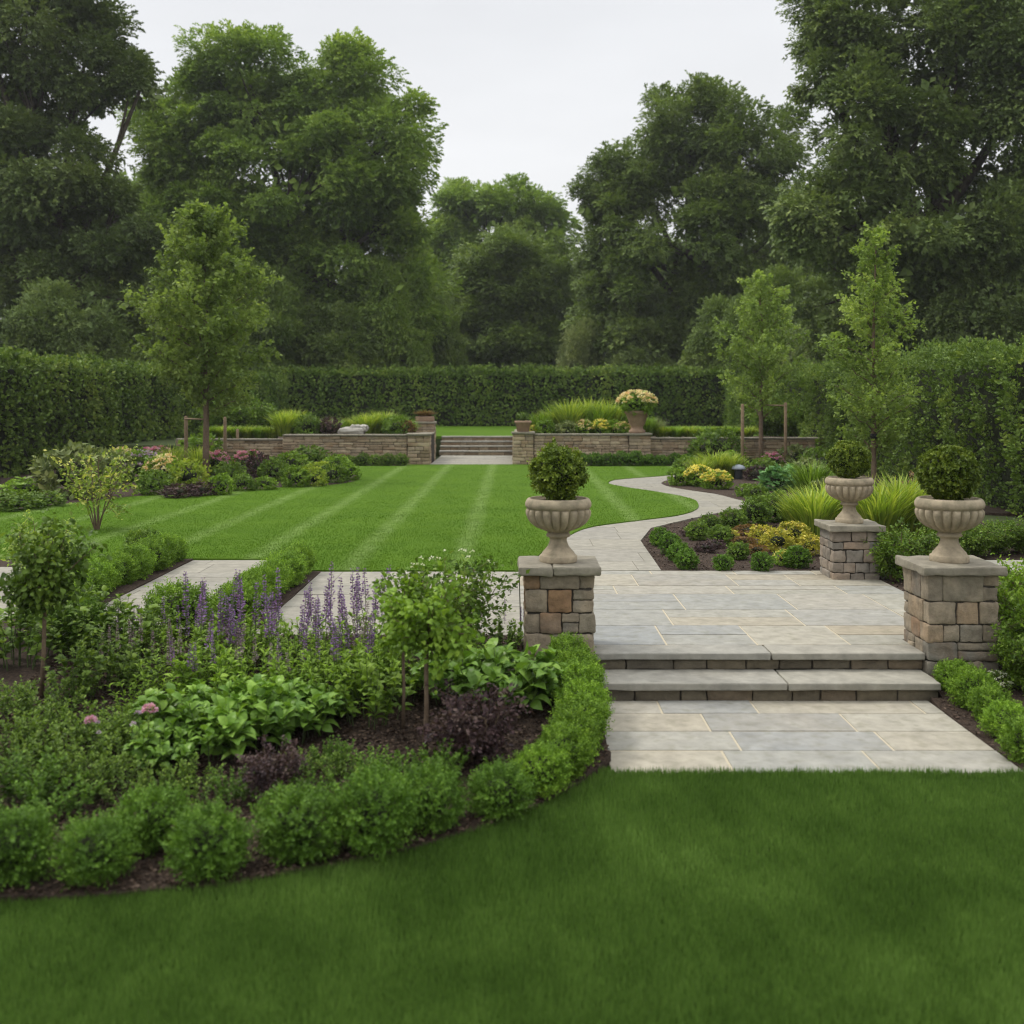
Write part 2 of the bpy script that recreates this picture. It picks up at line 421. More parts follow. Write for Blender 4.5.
M['lawn2_blade'] = lawn_mat('near_lawn_blade', [(.044, .092, .014), (.082, .156, .026), (.134, .235, .042), (.235, .37, .085)], 0, True)
M['slab'] = stone_mat('sandstone_slab', [(.30, .286, .236), (.265, .264, .24), (.33, .308, .25), (.31, .265, .19), (.25, .257, .248), (.325, .30, .245), (.282, .274, .244)], 6.0, .22, .72, .32, cell=.1, lich=.45)
M['pale_slab'] = stone_mat('pale_slab', [(.24, .225, .185), (.285, .265, .215), (.255, .24, .205), (.295, .275, .225)], 6.0, .22, .75, .32, cell=.12, lich=.22)
M['mortar'] = plain('sand_joint', [(.36, .31, .22), (.44, .39, .29)], 30, .9, .3)
M['grey_joint'] = plain('grey_joint', [(.15, .135, .105), (.2, .185, .15)], 30, .9, .3)
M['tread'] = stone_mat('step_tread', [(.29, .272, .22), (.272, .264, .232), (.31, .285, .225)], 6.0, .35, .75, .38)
M['pillar'] = stone_mat('pillar_stone', [(.19, .165, .125), (.285, .23, .16), (.21, .19, .15), (.32, .235, .15), (.235, .205, .15), (.31, .25, .175), (.185, .172, .142), (.27, .165, .09)], 11.0, .7, .88, .5)
M['pinkstone'] = stone_mat('pink_pillar_stone', [(.19, .17, .14), (.27, .215, .165), (.24, .21, .17), (.33, .25, .18), (.25, .22, .18), (.22, .205, .18)], 11.0, .7, .88, .45)
M['cap'] = stone_mat('cap_stone', [(.235, .21, .16), (.27, .245, .19)], 8.0, .45, .85, .4, lich=.5)
M['wallstone'] = stone_mat('wall_stone', [(.24, .18, .115), (.36, .275, .18), (.46, .37, .25), (.30, .205, .125), (.42, .335, .235), (.27, .215, .15)], 6.0, .7, .9, .4)
M['darkjoint'] = plain('deep_joint', [(.035, .03, .024), (.07, .06, .048)], 20, .95, .4)
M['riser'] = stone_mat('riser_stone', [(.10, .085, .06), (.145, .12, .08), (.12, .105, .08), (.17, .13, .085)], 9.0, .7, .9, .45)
M['urn'] = stone_mat('cast_stone', [(.345, .28, .19), (.40, .335, .235)], 7.0, .35, .85, .5, lich=.6)
M['terracotta'] = stone_mat('terracotta', [(.27, .175, .115), (.32, .22, .15)], 8.0, .2, .85, .3)
M['boulder'] = stone_mat('boulder', [(.30, .28, .24), (.36, .34, .3)], 5.0, .6, .9, .35)
M['lampmetal'] = plain('lamp_metal', [(.03, .035, .04), (.06, .065, .07)], 15, .4, .1)
M['lampcap'] = plain('lamp_cap_metal', [(.24, .27, .31), (.34, .37, .41)], 15, .4, .1)

# ------------------------------------------------------------------ leaf templates
def T_(v, f): return (np.array(v, float), f)
LEAF = T_([(0, 0, 0), (-.3, .45, .07), (0, 1, -.04), (.3, .45, .07)], [(0, 2, 1), (0, 3, 2)])
ROUND = T_([(0, 0, 0), (-.3, .3, .06), (-.26, .75, .05), (0, 1, -.02), (.26, .75, .05), (.3, .3, .06)], [(0, 2, 1), (0, 3, 2), (0, 4, 3), (0, 5, 4)])
def _broad(wd, droop):
    ys = [0, .12, .32, .56, .8, 1.0]; ws = [.03, .2, .34, .33, .2, .0]
    v, f = [], []
    for y, q in zip(ys, ws):
        z = .16 * math.sin(y * 2.2) - droop * y * y
        v += [(-q * wd, y * (1 - .06 * y), z + .22 * q), (0, y, z), (q * wd, y * (1 - .06 * y), z + .22 * q)]
    for i in range(5):
        a = i * 3
        f += [(a, a + 1, a + 4, a + 3), (a + 1, a + 2, a + 5, a + 4)]
    return T_(v, f)
BROAD = _broad(1.0, .35); NARROW = _broad(.5, .3)
def _spray(seed, n, ls, wd=.3):
    q = np.random.default_rng(seed); v, f = [], []
    for i in range(n):
        a = q.uniform(-1.2, 1.2); o = np.array([q.normal() * .16, q.uniform(0, .75), q.normal() * .12])
        d = nrm(np.array([math.sin(a), math.cos(a), q.normal() * .45])); u = nrm(np.array([q.normal() * .5, q.normal() * .5, 1.0]))
        r = nrm(np.cross(d, u)); b = len(v)
        for x, y, z in ((0, 0, 0), (-wd, .45, .08), (0, 1, -.04), (wd, .45, .08)):
            v.append(o + ls * (x * r + y * d + z * u))
        f += [(b, b + 2, b + 1), (b, b + 3, b + 2)]
    return T_(v, f)
def _tri(seed, n, ls):
    q = np.random.default_rng(seed); v, f = [], []
    for i in range(n):
        a = q.uniform(-1.5, 1.5); o = np.array([q.normal() * .22, q.uniform(0, .8), q.normal() * .10])
        d = nrm(np.array([math.sin(a), math.cos(a), q.normal() * .35])); u = nrm(np.array([q.normal() * .4, q.normal() * .4, 1.0]))
        r = nrm(np.cross(d, u)); b = len(v)
        for x, y in ((-.36, .25), (.36, .15), (0, 1.0)): v.append(o + ls * (x * r + y * d))
        f.append((b, b + 1, b + 2))
    return T_(v, f)
TRI = _tri(7, 8, .42)
SPRAY = _spray(1, 5, .5); SPRAY2 = _spray(2, 6, .38, .33); SPRAYBIG = _spray(5, 4, .62, .36)
BLADE = T_([(-.5, 0, 0), (.5, 0, 0), (-.38, .5, .06), (.38, .5, .06), (0, 1, .28)], [(0, 1, 3), (0, 3, 2), (2, 3, 4)])
ARCH = T_([(-.5, 0, 0), (.5, 0, 0), (-.5, .4, .0), (.5, .4, 0), (-.4, .75, -.1), (.4, .75, -.1), (-.04, 1, -.32), (.04, 1, -.32)], [(0, 1, 3, 2), (2, 3, 5, 4), (4, 5, 7, 6)])
PETAL = T_([(-.5, -.5, 0), (.5, -.5, 0), (.5, .5, .1), (-.5, .5, .1)], [(0, 1, 2, 3)])

def sph(n, q):
    u = q.normal(size=(n, 3)); return nrm(u)

# ------------------------------------------------------------------ plant meshes
def ball_mesh(name, r, n, leaf, m, seed, lump=.1, tpl=LEAF, up=.35, squash=1.0, stem=None, shell=(.62, 1.0), core=.55, shoot=.34):
    """a clipped or loose ball of leaves, its centre at height stem (or its foot at the ground)"""
    q = np.random.default_rng(seed); b = MB()
    zc = r * squash * .92 if stem is None else stem
    def rad_(v): return r * (1 + lump * noise3(v + seed, 2.2) + lump * .6 * noise3(v + seed * 2, 5.0))
    n1 = int(n * .45)
    u = sph(n1, q); depth = shell[0] + (shell[1] - shell[0]) * .9 * q.uniform(0, 1, n1) ** .45
    P = u * (rad_(u) * depth)[:, None]; D = u + q.normal(size=u.shape) * .6 + np.array([0, 0, up]); c0 = np.zeros(n1)
    ns = max(20, int(n * .55 / 13)); v = sph(ns, q); sd_ = nrm(v + q.normal(size=v.shape) * .22 + np.array([0, 0, up * .8]))
    L = r * shoot * q.uniform(.5, 1.25, ns); k = np.tile(np.linspace(0, 1, 13), ns)
    vv = np.repeat(v, 13, 0); dd = np.repeat(sd_, 13, 0)
    sp = vv * (np.repeat(rad_(v), 13) * (1.0 - .55 * shoot))[:, None] + dd * (k * np.repeat(L, 13))[:, None]
    an = np.tile(np.arange(13) * 2.4, ns) + np.repeat(q.uniform(0, 6, ns), 13)
    side = np.cross(dd, np.array([.3, .5, .81])); side = nrm(side); s2 = np.cross(dd, side)
    sD = dd * .55 + side * np.cos(an)[:, None] + s2 * np.sin(an)[:, None]
    P = np.concatenate([P, sp]); D = np.concatenate([D, sD]); u = np.concatenate([u, vv]); c0 = np.concatenate([c0, np.repeat(q.normal(size=ns) * .14, 13)])
    P[:, 2] *= squash; P[:, 2] += zc
    if stem is None:
        keep = P[:, 2] > .004; P, u, D, c0 = P[keep], u[keep], D[keep], c0[keep]
    U = u + q.normal(size=u.shape) * .6 + np.array([0, 0, .4])
    rn = np.clip(.5 + c0 + .2 * noise3(P * 1.0 + seed, 6.0 / max(r, .1) * .3) + q.normal(size=len(P)) * .15, 0, 1)
    b.leaves(tpl, P, D, U, leaf * q.uniform(.65, 1.25, len(P)), rn)
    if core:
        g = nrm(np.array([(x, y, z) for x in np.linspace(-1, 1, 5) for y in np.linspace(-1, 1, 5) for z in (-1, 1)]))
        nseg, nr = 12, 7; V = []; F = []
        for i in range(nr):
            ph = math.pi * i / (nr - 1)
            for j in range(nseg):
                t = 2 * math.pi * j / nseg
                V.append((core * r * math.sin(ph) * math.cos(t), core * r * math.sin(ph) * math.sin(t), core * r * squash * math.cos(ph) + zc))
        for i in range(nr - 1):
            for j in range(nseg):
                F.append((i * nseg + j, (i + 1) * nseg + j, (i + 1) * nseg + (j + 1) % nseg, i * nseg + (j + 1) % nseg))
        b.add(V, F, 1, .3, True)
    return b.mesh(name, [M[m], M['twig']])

def stems_mesh(name, h, w, ns, per, leaf, m, seed, tpl=BROAD, stem_r=.004, lean=.5, bare=.15, wid=None, droop=.25, jitter=.5):
    """upright leafy stems springing from one crown; returns (foliage mesh, stems mesh, tips)"""
    q = np.random.default_rng(seed); f, s = MB(), MB(); tips = []
    for i in range(ns):
        a = q.uniform(0, 6.283); t = math.sqrt(q.uniform(0.0, 1)); hh = h * q.uniform(.72, 1.05) * (1 - .3 * t * t)
        d = np.array([math.cos(a), math.sin(a), 0])
        b0 = d * w * .28 * t; b1 = d * w * .5 * t
        k = np.linspace(0, 1, 6)[:, None]
        pts = b0 + (b1 - b0) * k ** 1.4 + np.array([0, 0, hh]) * k + q.normal(size=(6, 3)) * .008 * k
        s.tube(pts, np.linspace(stem_r, stem_r * .5, 6), 4, 0, .5, False)
        tips.append(pts[-1])
        kk = q.uniform(bare, 1.0, per) ** .8
        idx = kk * 5; i0 = np.minimum(idx.astype(int), 4); fr = (idx - i0)[:, None]
        P = pts[i0] * (1 - fr) + pts[i0 + 1] * fr
        an = np.arange(per) * 2.4 + q.uniform(0, 6)
        D = np.stack([np.cos(an), np.sin(an), q.uniform(-.1, .7, per) + kk * .5], 1) + q.normal(size=(per, 3)) * jitter * .3
        D[:, :2] += d[:2] * .35 * t
        U = np.array([0, 0, 1.0]) + q.normal(size=(per, 3)) * jitter * .5
        S = leaf * q.uniform(.6, 1.15, per) * (1.1 - .45 * kk)
        rn = np.clip(.35 + .3 * kk + q.normal(size=per) * .2, 0, 1)
        f.leaves(tpl, P, D, U, S, rn, 0, None if wid is None else S * wid)
    return f.mesh(name + '_foliage', M[m]), s.mesh(name + '_stem', M['stem']), np.array(tips)

def spikes_mesh(name, tips, length, m, seed, petal=.018, dens=110, wid=.02, stem=True, r0=None):
    """flower spikes standing on the stem tips"""
    q = np.random.default_rng(seed); b = MB()
    for t in tips:
        L = length * q.uniform(.7, 1.15); d = nrm(np.array([q.normal() * .07, q.normal() * .07, 1.0]))
        b.tube(np.array([t - d * .06, t + d * L * .5, t + d * L]), [.0035, .003, .0015], 4, 1, .5, False)
        n = int(dens * L / length); k = q.uniform(0, 1, n); k = np.round(k * 14) / 14 + q.normal(size=n) * .012
        a = q.uniform(0, 6.283, n); rr = wid * (1.05 - .7 * k) * q.uniform(.4, 1, n)
        o = np.stack([np.cos(a), np.sin(a), np.zeros(n)], 1)
        P = t + d * (k * L)[:, None] + o * rr[:, None]
        b.leaves(LEAF, P, o + np.array([0, 0, .5]), np.array([0, 0, 1.0]) + q.normal(size=(n, 3)) * .5, petal * (1.2 - .6 * k) * q.uniform(.7, 1.2, n), q.uniform(0, 1, n), 0, petal * 1.3)
    return b.mesh(name, [M[m], M['stem']])

def heads_mesh(name, P, r, m, seed, n=26, petal=.02):
    """round flower heads at the points P"""
    q = np.random.default_rng(seed); b = MB()
    for p in P:
        u = sph(n, q); u[:, 2] = np.abs(u[:, 2]) * .9 - .15; rr = r * q.uniform(.7, 1.15)
        b.leaves(LEAF, p + u * rr * .6, u + q.normal(size=u.shape) * .3, np.array([0, 0, 1.0]) + q.normal(size=u.shape) * .4, petal * q.uniform(.7, 1.2, n), np.clip(q.uniform(0, 1) * .5 + q.uniform(0, .5, n), 0, 1), 0, petal * 1.4)
    return b.mesh(name, M[m])

def grass_mesh(name, h, w, n, m, seed, wid=.006, lean=.6):
    q = np.random.default_rng(seed); b = MB()
    a = q.uniform(0, 6.283, n); t = np.sqrt(q.uniform(0, 1, n)); o = np.stack([np.cos(a), np.sin(a), np.zeros(n)], 1)
    P = o * (w * .22 * t)[:, None]
    D = o * (lean * t)[:, None] + q.normal(size=(n, 3)) * .12 + np.array([0, 0, 1.0])
    b.leaves(ARCH, P, D, np.cross(np.cross(D, o), D) * -1 + q.normal(size=(n, 3)) * .2, h * q.uniform(.55, 1.1, n), q.uniform(0, 1, n), 0, wid * q.uniform(.7, 1.3, n))
    return b.mesh(name, M[m])

def shrub_mesh(name, h, w, nst, m, seed, leaf=.05, twigs=7, per=26, tpl=LEAF, bare=.3, stem_r=.012, spread=.5, barkm='youngbark'):
    """several woody stems with leafy twigs"""
    q = np.random.default_rng(seed); f, s = MB(), MB()
    for i in range(nst):
        a = i * 6.283 / nst + q.uniform(-.4, .4); t = q.uniform(.35, 1.0); d = np.array([math.cos(a), math.sin(a), 0])
        hh = h * q.uniform(.75, 1.0) * (1.05 - .3 * t)
        k = np.linspace(0, 1, 6)[:, None]
        pts = d * (.03 + w * spread * t * .8 * k ** 1.3) + np.array([0, 0, hh]) * k + q.normal(size=(6, 3)) * .03 * w * k
        s.tube(pts, np.linspace(stem_r, stem_r * .35, 6), 5, 0, .5, False)
        for j in range(twigs):
            kk = bare + (1 - bare) * (j + q.uniform(0, 1)) / twigs; ix = min(int(kk * 5), 4); fr = kk * 5 - ix
            p0 = pts[ix] * (1 - fr) + pts[min(ix + 1, 5)] * fr
            td = nrm(sph(1, q)[0] * .8 + d * .4 + np.array([0, 0, .45])); L = h * q.uniform(.16, .32)
            tp = p0 + td * np.linspace(0, L, 4)[:, None]
            s.tube(tp, np.linspace(stem_r * .35, stem_r * .12, 4), 3, 0, .5, False)
            kt = q.uniform(.1, 1.1, per); P = p0 + td * (kt * L)[:, None] + q.normal(size=(per, 3)) * .035 * w
            D = td * .6 + sph(per, q); U = np.array([0, 0, 1.0]) + q.normal(size=(per, 3)) * .5
            f.leaves(tpl, P, D, U, leaf * q.uniform(.6, 1.25, per), np.clip(.5 + q.normal() * .18 + q.normal(size=per) * .18, 0, 1))
    return f.mesh(name + '_foliage', M[m]), s.mesh(name + '_stem', M[barkm])

def tree_meshes(name, lobes, trunk_h, trunk_r, m, seed, spray=.42, clump=(.9, 1.7), cd=.3, K=220, tpl=TRI, gap=.18, barkm='bark', lean=(0, 0), flat=.62, limb=.32, droop=.15, fill=1.0):
    """lobes: (x, y, z, rx, ry, rz) of the crown in metres above the foot; returns (trunk mesh, crown mesh)"""
    q = np.random.default_rng(seed); f, s = MB(), MB()
    C = np.array([l[:3] for l in lobes], float); Rd = np.array([l[3:] for l in lobes], float)
    top = np.array([lean[0], lean[1], trunk_h])
    hz = max(c[2] for c in C)
    k = np.linspace(0, 1, 8)[:, None]
    tp = np.array([lean[0], lean[1], 0]) * k ** 2 + np.array([0, 0, trunk_h]) * k + q.normal(size=(8, 3)) * trunk_r * .25 * k
    rr = trunk_r * np.array([1.5, 1.08, .98, .93, .88, .82, .76, .7])
    s.tube(tp, rr, 10, 0, .5)
    up = tp[-1]
    for i in range(len(C)):
        c, rd = C[i], Rd[i]
        mid = up * .5 + c * .5 + np.array([0, 0, -.05 * hz]) + q.normal(size=3) * .3 * rd.min() * .4
        kk = np.linspace(0, 1, 7)[:, None]
        st = tp[-1 - (i % 3)]
        path = (1 - kk) ** 2 * st + 2 * kk * (1 - kk) * mid + kk ** 2 * c
        s.tube(path, np.linspace(trunk_r * limb * 1.6, trunk_r * limb * .45, 7), 7, 0, .5)
        A = 4 * math.pi * (((rd[0] * rd[1]) ** 1.6 + (rd[0] * rd[2]) ** 1.6 + (rd[1] * rd[2]) ** 1.6) / 3) ** (1 / 1.6)
        n = max(4, int(A * cd))
        u = sph(n, q); rad = np.where(q.uniform(0, 1, n) < .72, q.uniform(.86, 1.06, n), q.uniform(.35, .85, n))
        P = c + u * rd * (rad * (1 + .12 * noise3(u + seed + i, 2.4)))[:, None]
        keep = np.ones(n, bool)
        for j in range(len(C)):
            if j != i:
                keep &= np.linalg.norm((P - C[j]) / Rd[j], axis=1) > .72
        keep &= noise3(P * .5 + seed, 1.0) > -1.0 + gap
        keep &= q.uniform(0, 1, n) > gap * .5
        P, u = P[keep], u[keep]
        for jj in range(min(9, len(P))):
            p = P[q.integers(len(P))]
            md = (c * .5 + p * .5) + np.array([0, 0, -.2 * rd[2] * .5])
            kq = np.linspace(0, 1, 5)[:, None]
            s.tube((1 - kq) ** 2 * path[4] + 2 * kq * (1 - kq) * md + kq ** 2 * p, np.linspace(trunk_r * limb * .5, trunk_r * limb * .1, 5), 5, 0, .5, False)
        nc = len(P)
        if nc == 0: continue
        nf = int(A * fill); fu = sph(nf, q); FP = c + fu * rd * q.uniform(.35, .9, nf)[:, None]
        ok = noise3(FP * .5 + seed, 1.0) > -1.0 + gap; FP, fu = FP[ok], fu[ok]
        f.leaves(SPRAYBIG, FP, sph(len(FP), q) + fu * .4, fu + q.normal(size=fu.shape) * .6, spray * 1.9 * q.uniform(.7, 1.2, len(FP)), q.uniform(.1, .7, len(FP)))
        cr = q.uniform(clump[0], clump[1], nc) * min(1.0, .35 + rd.min() / 4)
        O = sph(nc * K, q).reshape(nc, K, 3) * (q.uniform(.12, 1, (nc, K)) ** .45)[..., None]
        O[..., 2] *= flat
        lump = 1 + .25 * noise3((P[:, None] * .3 + O).reshape(-1, 3), 1.6).reshape(nc, K)
        Q = (P[:, None] + O * (cr[:, None] * lump)[..., None]).reshape(-1, 3)
        ou = np.repeat(u, K, 0)
        D = ou * .5 + O.reshape(-1, 3) * 1.1 + q.normal(size=Q.shape) * .4 + np.array([0, 0, -droop])
        U = np.array([0, 0, 1.25]) + ou * .3 + q.normal(size=Q.shape) * .33
        rn = np.clip(.48 + np.repeat(q.normal(size=nc) * .13, K) + q.normal(size=len(Q)) * .15, 0, 1)
        f.leaves(tpl, Q, D, U, spray * q.uniform(.65, 1.25, len(Q)), rn)
    return s.mesh(name + '_trunk', M[barkm]), f.mesh(name + '_crown', M[m])

def hedge_mesh(name, L, T, H, m, seed, dens, spray, tpl=SPRAY, wav=.12, shoots=3.0, faces=('front', 'top', 'end')):
    """a hedge along local +X with its front at y = 0 and its body towards +y"""
    q = np.random.default_rng(seed); b = MB()
    def put(P, nv, k=1.0):
        n = len(P)
        D = nv * .5 + q.normal(size=(n, 3)) * .55 + np.array([0, 0, .3]); U = nv + q.normal(size=(n, 3)) * .5 + np.array([0, 0, .25])
        rn = np.clip(.48 + .22 * noise3(P, .9) + .12 * noise3(P, 4.0) + q.normal(size=n) * .17, 0, 1)
        b.leaves(tpl, P, D, U, spray * q.uniform(.6, 1.25, n) * k, rn)
    def bulge(P): return wav * noise3(P, .55) + wav * .55 * noise3(P, 2.0)
    n = int(L * H * dens); P = np.stack([q.uniform(0, L, n), np.zeros(n), q.uniform(.02, H, n)], 1)
    P[:, 1] -= bulge(P) - q.uniform(0, .22, n) + .25 * (P[:, 2] / H - .5) ** 4
    P[:, 1] += np.maximum(0, P[:, 2] - H + .2) ** 2 * 3
    put(P, np.array([0, -1.0, 0]))
    n = int(L * T * dens); P = np.stack([q.uniform(0, L, n), q.uniform(0, T, n), np.full(n, H)], 1)
    P[:, 2] += bulge(P) * .8 - q.uniform(0, .16, n)
    put(P, np.array([0, 0, 1.0]))
    n = int(L * shoots * 6); P = np.stack([q.uniform(0, L, n), q.uniform(.05, T * .6, n), H + q.uniform(0, .22, n)], 1)
    P[:, 2] += bulge(P) * .8
    put(P, np.array([0, 0, 1.6]), .8)
    for x, nx in ((0, -1.0), (L, 1.0)):
        n = int(T * H * dens); P = np.stack([np.full(n, x) + q.normal(size=n) * .08, q.uniform(0, T, n), q.uniform(0, H, n)], 1)
        put(P, np.array([nx, 0, 0]))
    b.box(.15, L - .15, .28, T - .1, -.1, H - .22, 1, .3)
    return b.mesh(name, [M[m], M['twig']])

# ------------------------------------------------------------------ ground sheets
def sheet_mesh(name, outline, zf, step, m, rim=.12, bump=0.0, bscale=2.0):
    """a filled outline as a gently uneven sheet with a rim going down"""
    pts = []
    n = len(outline)
    for i in range(n):
        a, b = np.array(outline[i], float), np.array(outline[(i + 1) % n], float)
        k = max(1, int(np.linalg.norm(b - a) / step))
        for j in range(k): pts.append(tuple(a + (b - a) * j / k))
    nb = len(pts); O = np.array(pts)
    x0, y0 = O.min(0); x1, y1 = O.max(0)
    gx, gy = np.meshgrid(np.arange(x0 + step / 2, x1, step), np.arange(y0 + step / 2, y1, step))
    g = np.stack([gx.ravel(), gy.ravel()], 1) + R.normal(size=(gx.size, 2)) * step * .08
    inside = in_poly(g, O)
    g = g[inside]
    if len(g):
        d = np.min(np.linalg.norm(g[:, None, :] - O[None, ::1, :], axis=2), axis=1) if len(g) * nb < 6e6 else np.full(len(g), 9.0)
        g = g[d > step * .35]
    allp = [Vector(p) for p in pts] + [Vector(p) for p in g]
    res = geometry.delaunay_2d_cdt(allp, [(i, (i + 1) % nb) for i in range(nb)], [list(range(nb))], 1, 1e-5)
    V2 = np.array([tuple(v) for v in res[0]]); F = [tuple(f) for f in res[2]]
    Z = np.array([zf(x, y) for x, y in V2]) if callable(zf) else np.full(len(V2), float(zf))
    V = np.column_stack([V2, Z])
    if bump:
        V[:, 2] += bump * noise3(np.column_stack([V2, V2[:, 0] * 0]), bscale)
    b = MB(); b.add(V, F, 0, .5, True)
    Bz = np.array([zf(x, y) for x, y in O]) if callable(zf) else np.full(nb, float(zf))
    top = np.column_stack([O, Bz]);
    if bump: top[:, 2] += bump * noise3(np.column_stack([O, O[:, 0] * 0]), bscale)
    low = top - np.array([0, 0, rim])
    b.add(np.concatenate([top, low]), [(i, (i + 1) % nb, nb + (i + 1) % nb, nb + i) for i in range(nb)], 0, .5)
    return b.mesh(name, m if isinstance(m, list) else M[m])
def in_poly(p, O):
    p = np.asarray(p); x, y = p[:, 0], p[:, 1]; ins = np.zeros(len(p), bool); j = len(O) - 1
    for i in range(len(O)):
        xi, yi = O[i]; xj, yj = O[j]
        c = ((yi > y) != (yj > y)) & (x < (xj - xi) * (y - yi) / (yj - yi + 1e-12) + xi)
        ins ^= c; j = i
    return ins
def spline(pts, k=6):
    """Catmull-Rom through 2-D points (open)"""
    p = [np.array(q[:2], float) for q in pts]; p = [p[0]] + p + [p[-1]]; o = []
    for i in range(1, len(p) - 2):
        for j in range(k):
            t = j / k
            o.append(.5 * ((2 * p[i]) + (-p[i - 1] + p[i + 1]) * t + (2 * p[i - 1] - 5 * p[i] + 4 * p[i + 1] - p[i + 2]) * t * t + (-p[i - 1] + 3 * p[i] - 3 * p[i + 1] + p[i + 2]) * t ** 3))
    o.append(p[-2]); return [tuple(q) for q in o]
def clip_rect(poly, x0, x1, y0, y1):
    def cut(P, ax, v, sg):
        o = []
        for i in range(len(P)):
            a, b = P[i], P[(i + 1) % len(P)]; ia, ib = (a[ax] - v) * sg >= 0, (b[ax] - v) * sg >= 0
            if ia: o.append(a)
            if ia != ib:
                t = (v - a[ax]) / (b[ax] - a[ax]); o.append((a[0] + (b[0] - a[0]) * t, a[1] + (b[1] - a[1]) * t))
        return o
    for ax, v, sg in ((0, x0, 1), (0, x1, -1), (1, y0, 1), (1, y1, -1)):
        poly = cut(poly, ax, v, sg)
        if len(poly) < 3: return []
    o = []
    for p in poly:
        if not o or abs(p[0] - o[-1][0]) + abs(p[1] - o[-1][1]) > 1e-4: o.append(p)
    if len(o) > 2 and abs(o[0][0] - o[-1][0]) + abs(o[0][1] - o[-1][1]) < 1e-4: o.pop()
    return o if len(o) > 2 else []
def paving_mesh(name, outline, z, m, joint, seed, rows=(.32, .68), lens=(.65, 1.35), gap=.012, mats=None):
    q = np.random.default_rng(seed); b = MB()
    O = np.array(outline)
    b.add(np.column_stack([O, np.full(len(O), z - .005)]), [tuple(range(len(O)))], 1, .5)
    x0, y0 = O.min(0); x1, y1 = O.max(0)
    # courses of two kinds: single slabs, and double courses split here and there into two thin slabs
    y = y0
    while y < y1 - 1e-6:
        h = q.uniform(*rows)
        if y + h > y1 - rows[0] * .5: h = y1 - y
        x = x0 - q.uniform(0, lens[1])
        while x < x1:
            l = q.uniform(*lens)
            cells = [(y, y + h)] if h < .5 or q.uniform() < .6 else [(y, y + h * .5), (y + h * .5, y + h)]
            for a, c in cells:
                P = clip_rect(list(outline), x + gap / 2, x + l - gap / 2, a + gap / 2, c - gap / 2)
                if P:
                    P = np.array(P); n = len(P); dz = q.normal() * .0012; e = .004
                    cen = P.mean(0); inn = P + nrm(cen - P) * e
                    V = np.concatenate([np.column_stack([inn, np.full(n, z + dz)]), np.column_stack([P, np.full(n, z + dz - .004)]), np.column_stack([P, np.full(n, z - .03)])])
                    ar = 0.5 * np.sum(P[:, 0] * np.roll(P[:, 1], -1) - np.roll(P[:, 0], -1) * P[:, 1])
                    f = [tuple(range(n))] + [(n + i, n + (i + 1) % n, (i + 1) % n, i) for i in range(n)] + [(2 * n + i, 2 * n + (i + 1) % n, n + (i + 1) % n, n + i) for i in range(n)]
                    if ar < 0: f = [t[::-1] for t in f]
                    b.add(V, f, 0, q.uniform(.0, 1))
            x += l
        y += h
    return b.mesh(name, [M[m], M[joint]])

# ------------------------------------------------------------------ terrain and sheets
ZF = -.325                                         # front level; the terrace and the main lawn are 0; the garden above the far wall is ZU
ZU = .68
def zbed(X, Y): return -.30 + .29 * sm(6.6, 10.2, Y) if Y < 10.2 else -.01
def zbed_r(X, Y): return -.30 + .29 * sm(8.9, 10.5, Y)
def grid_terrain():
    xs = [-900, -300, -120, -60, -40, -30, -24, -20, -17, -15, -12, -9, -7, -5, -4, -3.5, -3.3, -3.25, -2, -1, .2, .25, 1, 3, 5, 7, 9, 11, 13, 15, 18, 22, 27, 35, 50, 100, 300, 900]
    ys = [-600, -200, -60, -25, -12, -6, -2, 2, 5, 7, 8.5, 9.5, 10.4, 12, 15, 20, 25, 30, 35, 37.25, 37.35, 40, 43.0, 44.4, 44.5, 47, 52, 58, 64, 72, 85, 110, 160, 300, 600, 1500]
    def z(x, y):
        if y <= 9.5: return ZF - .09
        if y < 10.4: return ZF - .09 + (.37) * (y - 9.5) / .9
        if y <= 37.3: return -.05
        if -3.28 <= x <= .22 and y <= 44.45: return -.12
        return ZU - .05 if y < 72 else ZU - .05 + min(6, (y - 72) * .02)
    V = [(x, y, z(x, y)) for y in ys for x in xs]; n = len(xs)
    F = [(j * n + i, j * n + i + 1, (j + 1) * n + i + 1, (j + 1) * n + i) for j in range(len(ys) - 1) for i in range(n - 1)]
    b = MB(); b.add(V, F, 0, .5, False)
    return b.mesh('terrain', M['earth'])
structure('ground', grid_terrain())

